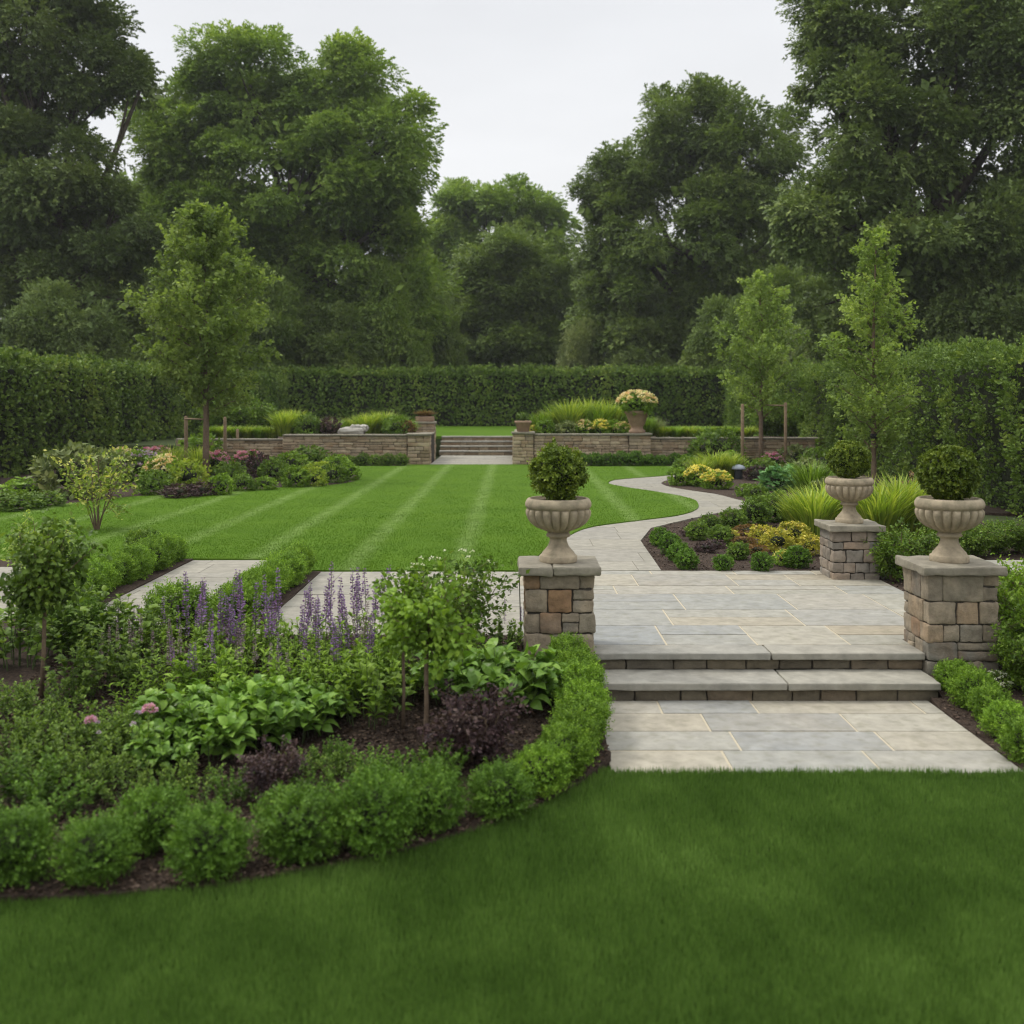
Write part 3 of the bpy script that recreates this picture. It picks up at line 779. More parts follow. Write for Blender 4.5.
def gp(*pp, z=0.0): return [G(a, b, z)[:2] for a, b in pp]
bed_curve = spline(gp((-60, 905), (0, 897), (120, 893), (250, 880), (330, 866), (400, 850), (450, 837), (500, 822), (550, 800), (590, 778), (611, 760), z=-.30), 4)
left_bed = bed_curve + [(.655, 7.75), (.655, 9.66), (.06, 9.66), (.06, 10.4), (-8.5, 10.4), (-8.5, 5.6)]
structure('soil_bed', sheet_mesh('left_bed_soil', left_bed, zbed, .14, 'soil', bump=.012, bscale=3.0))
front_lawn = [(-9, 1.0), (9, 1.0), (9, 7.4), (3.47, 7.42), (3.47, 7.455), (.655, 7.455)] + [(x, y) for x, y in reversed(bed_curve)] + [(-9, 5.6)]
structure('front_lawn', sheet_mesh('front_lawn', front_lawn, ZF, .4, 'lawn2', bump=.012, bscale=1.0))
right_front = [(3.475, 7.42), (9, 7.42), (12, 12), (10.5, 16), (9.0, 19.5), (6.2, 21.9), (6.1, 22.15), (4.3, 21.9), (3.26, 20.4), (2.34, 18.9), (1.97, 17.2), (1.9, 14.3), (3.87, 14.3), (4.505, 14.3), (4.505, 10.2), (4.21, 10.2), (4.22, 9.6), (3.605, 9.6), (3.58, 9.2), (3.475, 9.2)]
structure('soil_bed', sheet_mesh('right_bed_soil', right_front, zbed_r, .18, 'soil', bump=.012, bscale=3.0))
bed2 = spline(gp((765, 505), (756, 504), (735, 499), (715, 494), (680, 489), (664, 485), (664, 481.5), (690, 475), (700, 470)), 3) + [(5.6, 36.8), (11.5, 36.8), (11.5, 20), (8.5, 22.0)]
structure('soil_bed', sheet_mesh('far_right_bed_soil', bed2, .01, .35, 'soil', bump=.015, bscale=2.0))
lawn_left = gp((-60, 520), (0, 512), (70, 504), (135, 497), (200, 495), (280, 488), (330, 485.5), (352, 482.5), (359, 479), (352, 473), (335, 467))
lawn_left = spline(lawn_left, 3)
bed3 = [(-15.5, 19)] + lawn_left + [(-5.9, 36.8), (-15.5, 36.8)]
structure('soil_bed', sheet_mesh('far_left_bed_soil', bed3, .012, .35, 'soil', bump=.015, bscale=2.0))
path_left = spline([(.12, 14.25), (.45, 16.2), (.87, 17.8), (1.28, 18.95), (2.11, 19.87), (3.1, 20.9), (3.62, 22.0), (3.86, 23.2), (3.9, 24.4), (3.47, 25.9), (2.76, 27.4), (2.44, 28.5), (2.62, 29.7), (3.07, 30.4), (4.3, 31.6), (5.2, 33)], 5)
main_lawn = [(-15, 15.2), (-5.1, 15.2), (-5.1, 15.22), (-3.1, 15.22), (-3.1, 14.22), (.1, 14.22)] + path_left + [(5.6, 34), (5.5, 36.0), (.7, 36.0), (.7, 36.75), (-3.6, 36.75), (-3.6, 36.0), (-5.9, 36.0)] + lawn_left[::-1] + [(-15, 19)]
structure('main_lawn', sheet_mesh('main_lawn', main_lawn, .02, .5, 'lawn', bump=.006, bscale=.7))
structure('soil_bed', sheet_mesh('wall_foot_soil_left', [(-6.0, 36.02), (-3.62, 36.02), (-3.62, 36.8), (-6.0, 36.8)], .012, .3, 'soil'))
structure('soil_bed', sheet_mesh('wall_foot_soil_right', [(.72, 36.02), (5.6, 36.02), (5.6, 36.8), (.72, 36.8)], .012, .3, 'soil'))
structure('upper_lawn', sheet_mesh('upper_lawn', [(-3.2, 44.47), (.2, 44.47), (9, 46), (12.5, 60.4), (-14, 60.4), (-10, 46)], ZU + .02, .8, 'lawn_plain', bump=.01, bscale=.6))

# paving
structure('landing_paving', paving_mesh('landing', [(.66, 7.46), (3.47, 7.46), (3.47, 9.26), (.66, 9.26)], ZF + .02, 'slab', 'mortar', 8, rows=(.42, .62), lens=(.75, 1.35), gap=.016))
terrace = [(.70, 9.98), (3.60, 9.98), (3.60, 10.22), (4.5, 10.22), (4.5, 14.28), (1.9, 14.28), (.12, 14.2), (-2.5, 14.2), (-2.5, 10.4), (.06, 10.4), (.06, 10.22), (.70, 10.22)]
structure('terrace_paving', paving_mesh('terrace', [(.06, 10.22), (.70, 10.22), (.70, 9.99), (3.60, 9.99), (3.60, 10.22), (4.5, 10.22), (4.5, 14.28), (.06, 14.28)], 0, 'slab', 'mortar', 21, rows=(.5, .95), lens=(.7, 1.35), gap=.017))
structure('side_paving', paving_mesh('side_paving_near', [(-2.5, 10.4), (.05, 10.4), (.05, 14.2), (-2.5, 14.2)], 0, 'pale_slab', 'grey_joint', 5, rows=(.5, .8), lens=(.8, 1.5), gap=.008))
structure('side_paving', paving_mesh('side_paving_mid', [(-4.45, 10.4), (-3.1, 10.4), (-3.1, 15.2), (-4.45, 15.2)], 0, 'pale_slab', 'grey_joint', 6, rows=(.5, .8), lens=(.8, 1.5), gap=.008))
structure('side_paving', paving_mesh('side_paving_far', [(-8.5, 10.4), (-5.1, 10.4), (-5.1, 14.6), (-8.5, 14.6)], 0, 'pale_slab', 'grey_joint', 7, rows=(.5, .8), lens=(.8, 1.5), gap=.008))
for nm, x0, x1, y1 in (('a', -3.1, -2.5, 14.2), ('b', -5.1, -4.45, 15.2)):
    structure('soil_strip', sheet_mesh('soil_strip', [(x0, 10.41), (x1, 10.41), (x1, y1), (x0, y1)], .012, .15, 'soil', bump=.012, bscale=3.0))
structure('soil_strip', sheet_mesh('soil_corner', [(-8.5, 14.61), (-5.11, 14.61), (-5.11, 15.19), (-8.5, 15.19)], .012, .15, 'soil', bump=.012, bscale=3.0))
path_right = [(6.1, 22.17), (4.3, 21.92), (3.26, 20.42), (2.34, 18.93), (1.97, 17.25), (1.9, 14.3)]
b2 = [p for p in bed2[:16]]
path = path_left[:-1] + [(4.6, 31.9)] + [(x, y) for x, y in reversed(spline(gp((765, 505), (756, 504), (735, 499), (715, 494), (680, 489), (664, 485), (664, 481.5), (690, 475)), 3))] + path_right
structure('curved_path', paving_mesh('curved_path', path, .005, 'pale_slab', 'grey_joint', 13, rows=(.5, .85), lens=(.9, 1.7), gap=.008))
structure('right_paving', paving_mesh('right_paving', [(5.7, 13.9), (9, 13.9), (9, 15.0), (5.7, 15.0)], .03, 'slab', 'mortar', 14))
structure('stair_paving', paving_mesh('stair_paving', [(-2.84, 36.76), (-.08, 36.76), (-.08, 42.5), (-2.84, 42.5)], .025, 'pale_slab', 'grey_joint', 15, rows=(.6, .9), lens=(.8, 1.4)))
#MARK_HARDSCAPE
# ------------------------------------------------------------------ steps, pillars, walls
def split_len(a, b, lo, hi, q):
    n = max(1, int(round((b - a) / q.uniform(lo, hi)))); c = np.linspace(a, b, n + 1)
    if n > 1: c[1:-1] += q.uniform(-.22, .22, n - 1) * (b - a) / n
    return c
def steps_front():
    q = np.random.default_rng(2); out = []
    def tread(y0, y1, z, cut, x0, x1):
        b = MB()
        for a, c in ((x0, cut - .006), (cut + .006, x1)):
            b.stone(a, c, y0, y1, z - .062, z, 0, q.uniform(), .01, .004, 7)
        return b.mesh('tread', M['tread'])
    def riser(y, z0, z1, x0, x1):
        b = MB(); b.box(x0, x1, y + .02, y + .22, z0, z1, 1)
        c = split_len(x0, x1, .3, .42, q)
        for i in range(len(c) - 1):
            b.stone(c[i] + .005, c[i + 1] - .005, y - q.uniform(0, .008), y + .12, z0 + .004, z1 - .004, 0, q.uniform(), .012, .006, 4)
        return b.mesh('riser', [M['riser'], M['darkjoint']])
    z0 = ZF + .02
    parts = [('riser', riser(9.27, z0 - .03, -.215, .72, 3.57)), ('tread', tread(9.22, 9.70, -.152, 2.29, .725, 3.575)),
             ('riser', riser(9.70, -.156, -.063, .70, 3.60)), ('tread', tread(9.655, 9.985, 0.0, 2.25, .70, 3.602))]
    return parts
thing('garden_steps', steps_front(), 'two broad sandstone steps between the two front urn pillars', 'steps')

def pillar_shaft(wd, z0, z1, seed, m, courses):
    """a square pillar of coursed rubble with its front at y = 0, centred on x = 0"""
    q = np.random.default_rng(seed); b = MB(); h = wd / 2
    b.box(-h + .018, h - .018, .018, wd - .018, z0, z1, 1)
    z = z0; hs = q.uniform(.62, 1.25, courses); hs = hs / hs.sum() * (z1 - z0)
    for i in range(courses):
        za, zb = z + .005, z + hs[i] - .005; z += hs[i]; dp = .13
        fb = i % 2 == 0
        for side in range(4):
            long_ = (side % 2 == 0) == fb
            a, c = (-h, h) if long_ else (-h + dp, h - dp)
            cs = split_len(a, c, .17, .29, q)
            for k in range(len(cs) - 1):
                segs = [(za, zb)] if (zb - za) < .15 or q.uniform() < .75 else [(za, za + (zb - za) * .55 - .004), (za + (zb - za) * .55 + .004, zb)]
                for s0, s1 in segs:
                    u0, u1 = cs[k] + .005, cs[k + 1] - .005
                    if k == 0: u0 = a
                    if k == len(cs) - 2: u1 = c
                    pr = q.uniform(0, .012); r_ = q.uniform()
                    if side == 0: bb = (u0, u1, -pr, dp)
                    elif side == 2: bb = (u0, u1, wd - dp, wd + pr)
                    elif side == 1: bb = (h - dp, h + pr, u0 + h, u1 + h)
                    else: bb = (-h - pr, -h + dp, u0 + h, u1 + h)
                    b.stone(*bb, s0, s1, 0, r_, .012, .0065, 6)
    return b.mesh('pillar_shaft', [M[m], M['darkjoint']])
def cap_mesh(wd, over, z0, z1, seed, cut=None):
    q = np.random.default_rng(seed); b = MB(); h = wd / 2 + over
    if cut is None: b.stone(-h, h, -over, wd + over, z0, z1, 0, q.uniform(), .014, .006, 8)
    else:
        b.stone(-h, cut - .004, -over, wd + over, z0, z1, 0, .3, .014, .006, 7); b.stone(cut + .004, h, -over, wd + over, z0, z1, 0, .6, .014, .006, 7)
    return b.mesh('pillar_cap', M['cap'])
# urn: profile from the foot up
BOWL = [(.095, .262), (.105, .272), (.15, .288), (.205, .312), (.25, .345), (.28, .385), (.295, .425), (.296, .455), (.285, .472), (.272, .478),
        (.29, .486), (.299, .505), (.298, .53), (.288, .552), (.276, .566), (.262, .571), (.25, .568), (.244, .552), (.242, .53)]
LOBE = [0, .04, .13, .16, .175, .18, .175, .15, .07, 0] + [0] * 9
FOOT = [(.0, .0), (.168, .0), (.17, .006), (.17, .052), (.163, .058), (.15, .064), (.146, .08), (.12, .108), (.094, .14), (.08, .175), (.076, .20), (.082, .216), (.104, .224), (.112, .236), (.104, .248), (.097, .262)]
def urn_parts():
    b = MB(); b.lathe(BOWL[:-1], 160, 0, .5, LOBE); bowl = b.mesh('urn_bowl', M['urn'])
    b = MB(); b.lathe(FOOT, 40, 0, .45); foot = b.mesh('urn_foot', M['urn'])
    b = MB()
    b.lathe([(.243, .538), (.2, .546), (.1, .55), (.002, .552)], 24); so = b.mesh('urn_soil', M['pot_soil'])
    return [('bowl', bowl), ('foot', foot), ('soil', so)]
URN = urn_parts()
def topiary(seed, r, n, leaf, m, zc, lump, trunk_h):
    b = MB()
    for k in range(3):
        a = k * 2.1
        b.tube([(math.cos(a) * .02, math.sin(a) * .02, 0), (math.cos(a) * .035, math.sin(a) * .035, trunk_h * .6), (math.cos(a) * .09, math.sin(a) * .09, trunk_h)], [.013, .011, .008], 6)
    return [('crown', ball_mesh('topiary_crown', r, n, leaf, m, seed, lump, LEAF, .3, .93, zc, (.8, 1.0), .8, .3 if lump > .1 else .16)), ('trunk', b.mesh('topiary_trunk', M['youngbark']))]
def pillar_set(x, y, wd, z0, zt, seed, m, courses, plabel, ulabel, tlabel, tseed, tr, tm, lump, leaf, cut=None, us=1.0, zc=.25):
    thing('stone_pillar', [('shaft', pillar_shaft(wd, z0, zt - .078, seed, m, courses)), ('cap', cap_mesh(wd, .06, zt - .078, zt, seed, cut))], plabel, 'pillar', (x, y, 0), 0, 1, 'urn pillars at the terrace')
    uy = y + wd / 2
    thing('stone_urn', URN, ulabel, 'urn', (x, uy, zt), seed * .3, us, 'stone urns on the pillars')
    thing('topiary_ball', topiary(tseed, tr, 11000, leaf, tm, zc, lump, zc), tlabel, 'topiary', (x, uy, zt + .545 * us), 0, us, 'box balls in the urns')
pillar_set(.39, 9.61, .60, ZF - .06, .77, 31, 'pillar', 6, 'grey brown rubble pillar with split capstone at the left end of the steps',
           'fluted stone urn on the pillar left of the steps', 'looser light green box ball in the urn left of the steps', 41, .245, 'box_dark', .16, .03, -.06)
pillar_set(3.915, 9.61, .61, ZF - .06, .77, 32, 'pillar', 6, 'grey rubble pillar at the right end of the steps',
           'fluted stone urn on the pillar right of the steps', 'dense dark box ball in the urn right of the steps', 42, .252, 'box_dark', .05, .03)
pillar_set(4.215, 13.58, .58, -.04, .67, 33, 'pinkstone', 5, 'shorter pinkish stone pillar at the back corner of the terrace',
           'fluted stone urn on the short pinkish pillar beside the flower bed', 'small dark box ball in the urn on the short pinkish pillar', 43, .245, 'box_dark', .05, .03)

def coursed(b, x0, x1, y0, y1, z0, z1, q, ch=.085, lo=.2, hi=.5, front=True, ends=(True, True)):
    """thin coursed stones on the front and ends of a wall body"""
    b.box(x0 + .03, x1 - .03, y0 + .03, y1, z0, z1 - .01, 1)
    n = max(1, int((z1 - z0) / ch)); hs = q.uniform(.7, 1.35, n); hs = hs / hs.sum() * (z1 - z0); z = z0
    for i in range(n):
        a, c = z + .004, z + hs[i] - .004; z += hs[i]
        cs = split_len(x0, x1, lo, hi, q)
        for k in range(len(cs) - 1):
            b.stone(cs[k] + .004, cs[k + 1] - .004, y0 - q.uniform(0, .025), y0 + .12, a, c, 0, q.uniform(), .014, .008, 2)
        for e, on in enumerate(ends):
            if on:
                cy = split_len(y0 + .13, y1, lo, hi, q) if y1 - y0 > .3 else [y0 + .13, y1]
                for k in range(len(cy) - 1):
                    xx = (x0 - q.uniform(0, .02), x0 + .12) if e == 0 else (x1 - .12, x1 + q.uniform(0, .02))
                    b.stone(xx[0], xx[1], cy[k] + .004, cy[k + 1] - .004, a, c, 0, q.uniform(), .014, .008, 2)
def wall_parts(x0, x1, y0, y1, z0, z1, seed, over=.05, capl=(.7, 1.2), ends=(False, False)):
    q = np.random.default_rng(seed); b = MB()
    coursed(b, x0, x1, y0, y1, z0, z1 - .06, q, ends=ends); body = b.mesh('wall_masonry', [M['wallstone'], M['darkjoint']])
    b = MB(); cs = split_len(x0, x1, capl[0], capl[1], q)
    for k in range(len(cs) - 1):
        b.stone(cs[k] + .004, cs[k + 1] - .004, y0 - over, y1 + .02, z1 - .06, z1, 0, q.uniform(), .012, .006, 4)
    return [('masonry', body), ('coping', b.mesh('wall_coping', M['cap']))]
thing('retaining_wall', wall_parts(-7.78, -3.62, 36.86, 37.25, -.1, 1.02, 51), 'dry stone retaining wall left of the far stairs', 'wall')
thing('retaining_wall', wall_parts(.64, 3.80, 36.86, 37.25, -.1, 1.04, 52), 'dry stone retaining wall right of the far stairs, below the grasses', 'wall')
thing('low_wall', wall_parts(-11.5, -7.8, 37.3, 37.6, -.1, .86, 53), 'lower stone wall carrying on behind the staked tree', 'wall')
thing('low_wall', wall_parts(4.56, 10.8, 37.3, 37.6, -.1, .90, 54), 'lower stone wall running behind the round dark shrub', 'wall')
def rubble_pier(x0, x1, y0, y1, zt, seed, label):
    q = np.random.default_rng(seed); b = MB(); coursed(b, x0, x1, y0, y1, -.1, zt - .07, q, .11, .2, .42, ends=(True, True))
    s = b.mesh('pier_masonry', [M['wallstone'], M['darkjoint']])
    b = MB(); b.stone(x0 - .05, x1 + .05, y0 - .06, y1 + .05, zt - .07, zt, 0, .5, .015, .008, 5)
    thing('stone_pier', [('shaft', s), ('cap', b.mesh('pier_cap', M['cap']))], label, 'pier', group='stone piers of the far wall')
rubble_pier(-3.60, -2.86, 36.78, 37.5, 1.05, 61, 'short stone pier at the left foot of the far stairs')
rubble_pier(-.07, .62, 36.78, 37.5, 1.10, 62, 'short stone pier at the right foot of the far stairs')
rubble_pier(3.82, 4.54, 36.78, 37.5, 1.06, 63, 'stone pier under the flower filled urn')
rubble_pier(-3.72, -2.98, 40.6, 41.3, 1.36, 64, 'taller stone pier beside the far stairs holding a brown trough')
for x0, x1, sd, lb in ((-3.45, -2.95, 65, 'low stone cheek wall on the left side of the far stairs'), (-.02, .35, 66, 'low stone cheek wall on the right side of the far stairs')):
    thing('cheek_wall', wall_parts(x0, x1, 37.5, 40.58 if sd == 65 else 44.4, -.1, .98, sd, .03, (.4, .6)), lb, 'wall')
def far_stairs():
    q = np.random.default_rng(9); P = []
    for i in range(4):
        y = 42.5 + i * .5; z = .03 + .17 * (i + 1)
        b = MB(); b.box(-2.93, -.03, y + .03, y + .5, z - .17, z - .055, 1)
        c = split_len(-2.93, -.03, .3, .5, q)
        for k in range(len(c) - 1): b.stone(c[k] + .004, c[k + 1] - .004, y, y + .12, z - .168, z - .056, 0, q.uniform(), .012, .006, 2)
        P.append(('riser', b.mesh('riser', [M['wallstone'], M['darkjoint']])))
        b = MB(); c = split_len(-2.94, -.02, .9, 1.2, q)
        for k in range(len(c) - 1): b.stone(c[k] + .003, c[k + 1] - .003, y - .05, y + .47, z - .055, z, 0, q.uniform(), .01, .004, 3)
        P.append(('tread', b.mesh('tread', M['mortar'] if False else M['pale_slab'])))
    return P
thing('garden_stairs', far_stairs(), 'flight of four narrow stone stairs up to the far upper lawn', 'stairs')

# planters on the far piers
b = MB(); b.stone(-.34, .34, -.16, .16, 0, .2, 0, .4, .03, .004, 4); b.box(-.30, .30, -.12, .12, .2, .215, 1)
thing('planter_trough', [('trough', b.mesh('trough', [M['terracotta'], M['pot_soil']]))], 'brown terracotta trough on the taller pier by the far stairs', 'planter', (-3.35, 40.95, 1.36))
thing('heather_plant', grass_mesh('dry_heather', .36, .9, 700, 'rust', 71, .012, 1.3), 'rusty brown tufts in the trough on the taller pier', 'plant', (-3.35, 40.95, 1.57), 0, (1.0, .5, .8))
def pot(prof):
    b = MB(); b.lathe(prof, 32); return b.mesh('pot', M['terracotta'])
b = MB(); b.lathe([(.25, .33), (.1, .345), (.002, .35)], 20); PS = b.mesh('pot_soil', M['pot_soil'])
thing('terracotta_pot', [('pot', pot([(.0, 0), (.19, 0), (.2, .01), (.245, .27), (.285, .29), (.29, .36), (.27, .37), (.255, .35), (.25, .32)])), ('soil', PS)], 'round terracotta pot on the pier right of the far stairs', 'pot', (.27, 37.14, 1.10))
fo, st, tp = stems_mesh('pot_plant', .34, .5, 16, 12, .11, 'mid', 72)
thing('pot_plant', [('foliage', fo), ('stem', st)], 'small leafy plant in the round pot by the far stairs', 'plant', (.27, 37.14, 1.44))
b = MB(); b.lathe([(.30, .70), (.1, .72), (.002, .73)], 20); PS2 = b.mesh('pot_soil', M['pot_soil'])
thing('flower_urn', [('pot', pot([(.0, 0), (.27, 0), (.28, .02), (.28, .09), (.22, .12), (.2, .2), (.26, .3), (.33, .5), (.38, .64), (.42, .67), (.42, .74), (.38, .75), (.34, .72), (.31, .68)])), ('soil', PS2)], 'tall tan urn on the wall pier overflowing with cream and pink flowers', 'urn', (4.12, 37.14, 1.06))
q = np.random.default_rng(73); u = sph(150, q); u[:, 2] = np.abs(u[:, 2])
thing('urn_flowers', [('foliage', ball_mesh('flower_foliage', .52, 1800, .09, 'green', 74, .08, LEAF, .3, .62, .26, (.5, 1), .5)), ('blossoms', heads_mesh('flower_heads', u * np.array([.58, .58, .36]) + np.array([0, 0, .28]), .06, 'cream', 75, 14, .05))], 'dome of cream and salmon flowers in the tall tan urn', 'flowers', (4.12, 37.14, 1.74), 0, 1.15)
q = np.random.default_rng(76); b = MB()
for x, y, z, sx, sy, sz in ((0, 0, .1, .42, .3, .13), (.22, .05, .2, .3, .22, .12), (-.25, .1, .08, .25, .2, .11)):
    b.stone(x - sx, x + sx, y - sy, y + sy, z - sz, z + sz, 0, q.uniform(), .1, .03, 6)
thing('boulder', b.mesh('boulder', M['boulder']), 'pale flat boulder lying on the left wall among the grasses', 'boulder', (-5.55, 37.5, 1.0))

# ------------------------------------------------------------------ hedges
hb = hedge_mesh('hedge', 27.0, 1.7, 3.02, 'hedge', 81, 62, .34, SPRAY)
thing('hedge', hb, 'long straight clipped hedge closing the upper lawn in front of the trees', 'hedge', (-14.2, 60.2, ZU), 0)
def side_hedge(p0, p1, H, m, seed, dens, spray, z, label, tpl=SPRAY, wav=.12, T=1.6, shoots=3):
    v = np.array(p1) - np.array(p0); L = float(np.hypot(*v)); a = math.atan2(v[1], v[0])
    thing('hedge', hedge_mesh('hedge', L, T, H, m, seed, dens, spray, tpl, wav, shoots), label, 'hedge', (p0[0], p0[1], z), a)
side_hedge((-15.2, 17.0), (-12.4, 59.5), 3.35, 'hedge', 82, 80, .26, -.05, 'tall dark hedge along the left edge of the garden', SPRAY, .22, 1.8, 6)
v = np.array((11.4, 60.0)) - np.array((9.1, 12.0)); Lr = float(np.hypot(*v))
# the right hedge is laid out from its far end so that its front faces the garden
thing('hedge', hedge_mesh('hedge', Lr, 1.8, 3.2, 'hedge_side', 83, 120, .2, SPRAY2, .3, 8), 'loose glossy hedge along the right edge of the garden', 'hedge', (9.1 + 0.0, 12.0, -.05), math.atan2(v[1], v[0]), (1, -1, 1))

# ------------------------------------------------------------------ big trees
def tree(label, x, y, lobes, trunk_h, trunk_r, m, seed, group='big trees behind the hedges', **kw):
    t, c = tree_meshes('tree', lobes, trunk_h, trunk_r, m, seed, **kw)
    thing('broadleaf_tree', [('trunk', t), ('crown', c)], label, 'tree', (x, y, ZU - .1), 0, 1, group)
    return t, c
def L_(px, py, wpx, hpx, Y, x, dy=0, k=.85):
    """a crown lobe of a tree at (x, Y): centre pixel, half sizes in pixels"""
    s = (Y + dy) / FPX
    return ((px - VX) * s - x, dy, CAMZ + (HY - py) * s - ZU + .1, wpx * s, (wpx + hpx) * .5 * s * k, hpx * s)
# right centre oak
TK = 1
Y = 72; x = (690 - VX) * Y / FPX
tree('broad dark oak with open crown standing alone right of the sky gap', x, Y, [L_(690, 130, 62, 38, Y, x), L_(640, 180, 48, 42, Y, x, 1.5), L_(740, 165, 50, 55, Y, x, -1), L_(612, 235, 34, 40, Y, x), L_(690, 235, 62, 48, Y, x, -1.5), L_(755, 250, 45, 60, Y, x, 1), L_(640, 310, 60, 55, Y, x, -1), L_(720, 320, 60, 50, Y, x, 0), L_(596, 200, 16, 22, Y, x, .5), L_(772, 135, 26, 28, Y, x, .5), L_(765, 195, 30, 40, Y, x, -1)], 9.5, .55, 'oak', 101, cd=.27, K=240, gap=.24, spray=.48, fill=.25)
# left big lime
Y = 68; x = (290 - VX) * Y / FPX
tree('tall light green lime tree filling the left side of the sky', x, Y, [L_(250, 85, 55, 50, Y, x), L_(330, 95, 58, 46, Y, x, 1), L_(190, 140, 50, 60, Y, x, .5), L_(380, 150, 42, 62, Y, x, -1), L_(290, 170, 75, 60, Y, x, -2), L_(350, 230, 65, 55, Y, x, 0), L_(210, 240, 70, 60, Y, x, -1), L_(400, 210, 22, 35, Y, x, .5), L_(300, 290, 80, 60, Y, x, 1), L_(400, 300, 36, 50, Y, x, -.5)], 10, .6, 'lime', 102, cd=.30, K=240, gap=.22, spray=.5, fill=.5)
# left edge dark tree
Y = 56; x = (60 - VX) * Y / FPX
tree('dark tall tree at the left edge with a bough reaching towards the lime', x, Y, [L_(20, 30, 75, 75, Y, x), L_(75, 70, 60, 50, Y, x, 1), L_(-50, 120, 90, 90, Y, x, 1), L_(60, 175, 70, 65, Y, x, -1), L_(140, 90, 24, 22, Y, x, .5), L_(20, 270, 80, 65, Y, x, .5), L_(-40, -50, 90, 60, Y, x), L_(95, 290, 60, 55, Y, x, -1), L_(118, 215, 40, 40, Y, x, -1)], 9, .55, 'deep', 103, cd=.28, K=220, gap=.34, spray=.46, fill=.5)
# right edge giant
Y = 50; x = (925 - VX) * Y / FPX
tree('huge dark tree at the right edge rising out of the picture', x, Y, [L_(960, 90, 110, 80, Y, x), L_(880, 130, 60, 60, Y, x, -1), L_(880, 30, 70, 55, Y, x, 1), L_(838, 0, 32, 26, Y, x, .5), L_(822, 70, 20, 30, Y, x, 0), L_(960, -30, 110, 60, Y, x), L_(1040, 60, 80, 90, Y, x, -1), L_(845, 215, 60, 50, Y, x, -1), L_(930, 230, 75, 65, Y, x, -2), L_(1020, 220, 80, 75, Y, x, 0), L_(960, 300, 90, 50, Y, x, 0), L_(850, 290, 60, 55, Y, x, 1), L_(1040, 310, 60, 50, Y, x, -1)], 9, .7, 'deep', 104, cd=.30, K=220, gap=.24, spray=.44, fill=.7)
# centre trees
Y = 98; x = (492 - VX) * Y / FPX
tree('rounded tree farthest off in the middle, its top against the sky', x, Y, [L_(490, 222, 52, 38, Y, x), L_(445, 240, 30, 30, Y, x, 1), L_(535, 228, 28, 30, Y, x), L_(490, 290, 66, 50, Y, x, 1), L_(425, 270, 20, 34, Y, x)], 9, .5, 'lime', 105, cd=.26, K=220, gap=.24, spray=.6, fill=.5)
Y = 80; x = (515 - VX) * Y / FPX
tree('smaller dense round tree in the middle just behind the hedge', x, Y, [L_(512, 282, 46, 44, Y, x), L_(480, 320, 28, 44, Y, x, -.5), L_(548, 318, 28, 46, Y, x), L_(512, 340, 50, 30, Y, x, -1)], 5, .35, 'oak', 106, cd=.5, K=200, gap=.05, spray=.44, fill=1.0)
# understorey along the back, shared meshes with a label each
und = [tree_meshes('under_tree', [(0, 0, 5.2, 3.0, 2.8, 2.6), (-2.2, .5, 3.6, 2.0, 2, 2.2), (2.2, -.3, 3.8, 2.1, 2, 2.4), (.4, -1.0, 2.6, 2.6, 1.6, 2.0)], 3.2, .22, m, sd, spray=.4, clump=(.7, 1.3), cd=.6, K=150, gap=.05, fill=1.0) for m, sd in (('oak', 111), ('lime', 112), ('deep', 113), ('grey', 114))]
for k, px, wpx, top, Yd, lb in (
    (1, 385, 92, 268, 66, 'bushy green tree behind the hedge under the right side of the lime'),
    (0, 335, 110, 300, 64, 'low spreading tree behind the hedge below the lime'),
    (0, 250, 120, 262, 63, 'dark tree behind the staked tree, left of the low spreading one'),
    (2, 165, 130, 255, 62, 'dark tree left of and behind the staked tree'),
    (2, 60, 130, 285, 50, 'dark bush tree over the left hedge near the edge'),
    (0, 432, 60, 292, 70, 'small tree closing the gap left of the round middle tree'),
    (3, 585, 60, 325, 68, 'small grey green tree between the round middle tree and the oak'),
    (2, 640, 110, 300, 69, 'dark thicket tree at the foot of the oak'),
    (0, 745, 100, 290, 63, 'green thicket tree behind the shorter right young tree'),
    (0, 800, 120, 262, 60, 'broad tree between the oak and the huge right tree'),
    (2, 890, 130, 280, 52, 'dark tree behind the tall right young tree'),
    (2, 1000, 140, 270, 46, 'dark tree over the right hedge near the edge'),
    (3, 815, 70, 315, 55, 'grey leaved bush tree over the right hedge')):
    s = Yd / FPX; hh = CAMZ + (HY - top) * s - ZU; wd = wpx * s
    thing('broadleaf_tree', [('trunk', und[k][0]), ('crown', und[k][1])], lb, 'tree', ((px - VX) * s, Yd + 1.0, ZU - .1), px * .7, (wd / 8.2, wd / 8.2, hh / 7.9), 'smaller trees behind the hedges')
for k, px, Yd, sc_, lb in ((0, 470, 118, 1.9, 'faint far tree behind the round middle tree, left'), (2, 560, 112, 2.0, 'faint far tree behind the round middle tree, right'), (0, 640, 105, 2.1, 'far tree behind the oak'), (2, 240, 100, 2.4, 'far tree behind the lime'), (0, 120, 92, 2.5, 'far tree in the gap left of the lime'), (2, 400, 108, 1.9, 'far tree behind the lime, right side'), (2, 830, 90, 2.2, 'far tree between oak and the huge right tree')):
    thing('broadleaf_tree', [('trunk', und[k][0]), ('crown', und[k][1])], lb, 'tree', ((px - VX) * Yd / FPX, Yd, ZU + .2), px * .3, sc_, 'smaller trees behind the hedges')

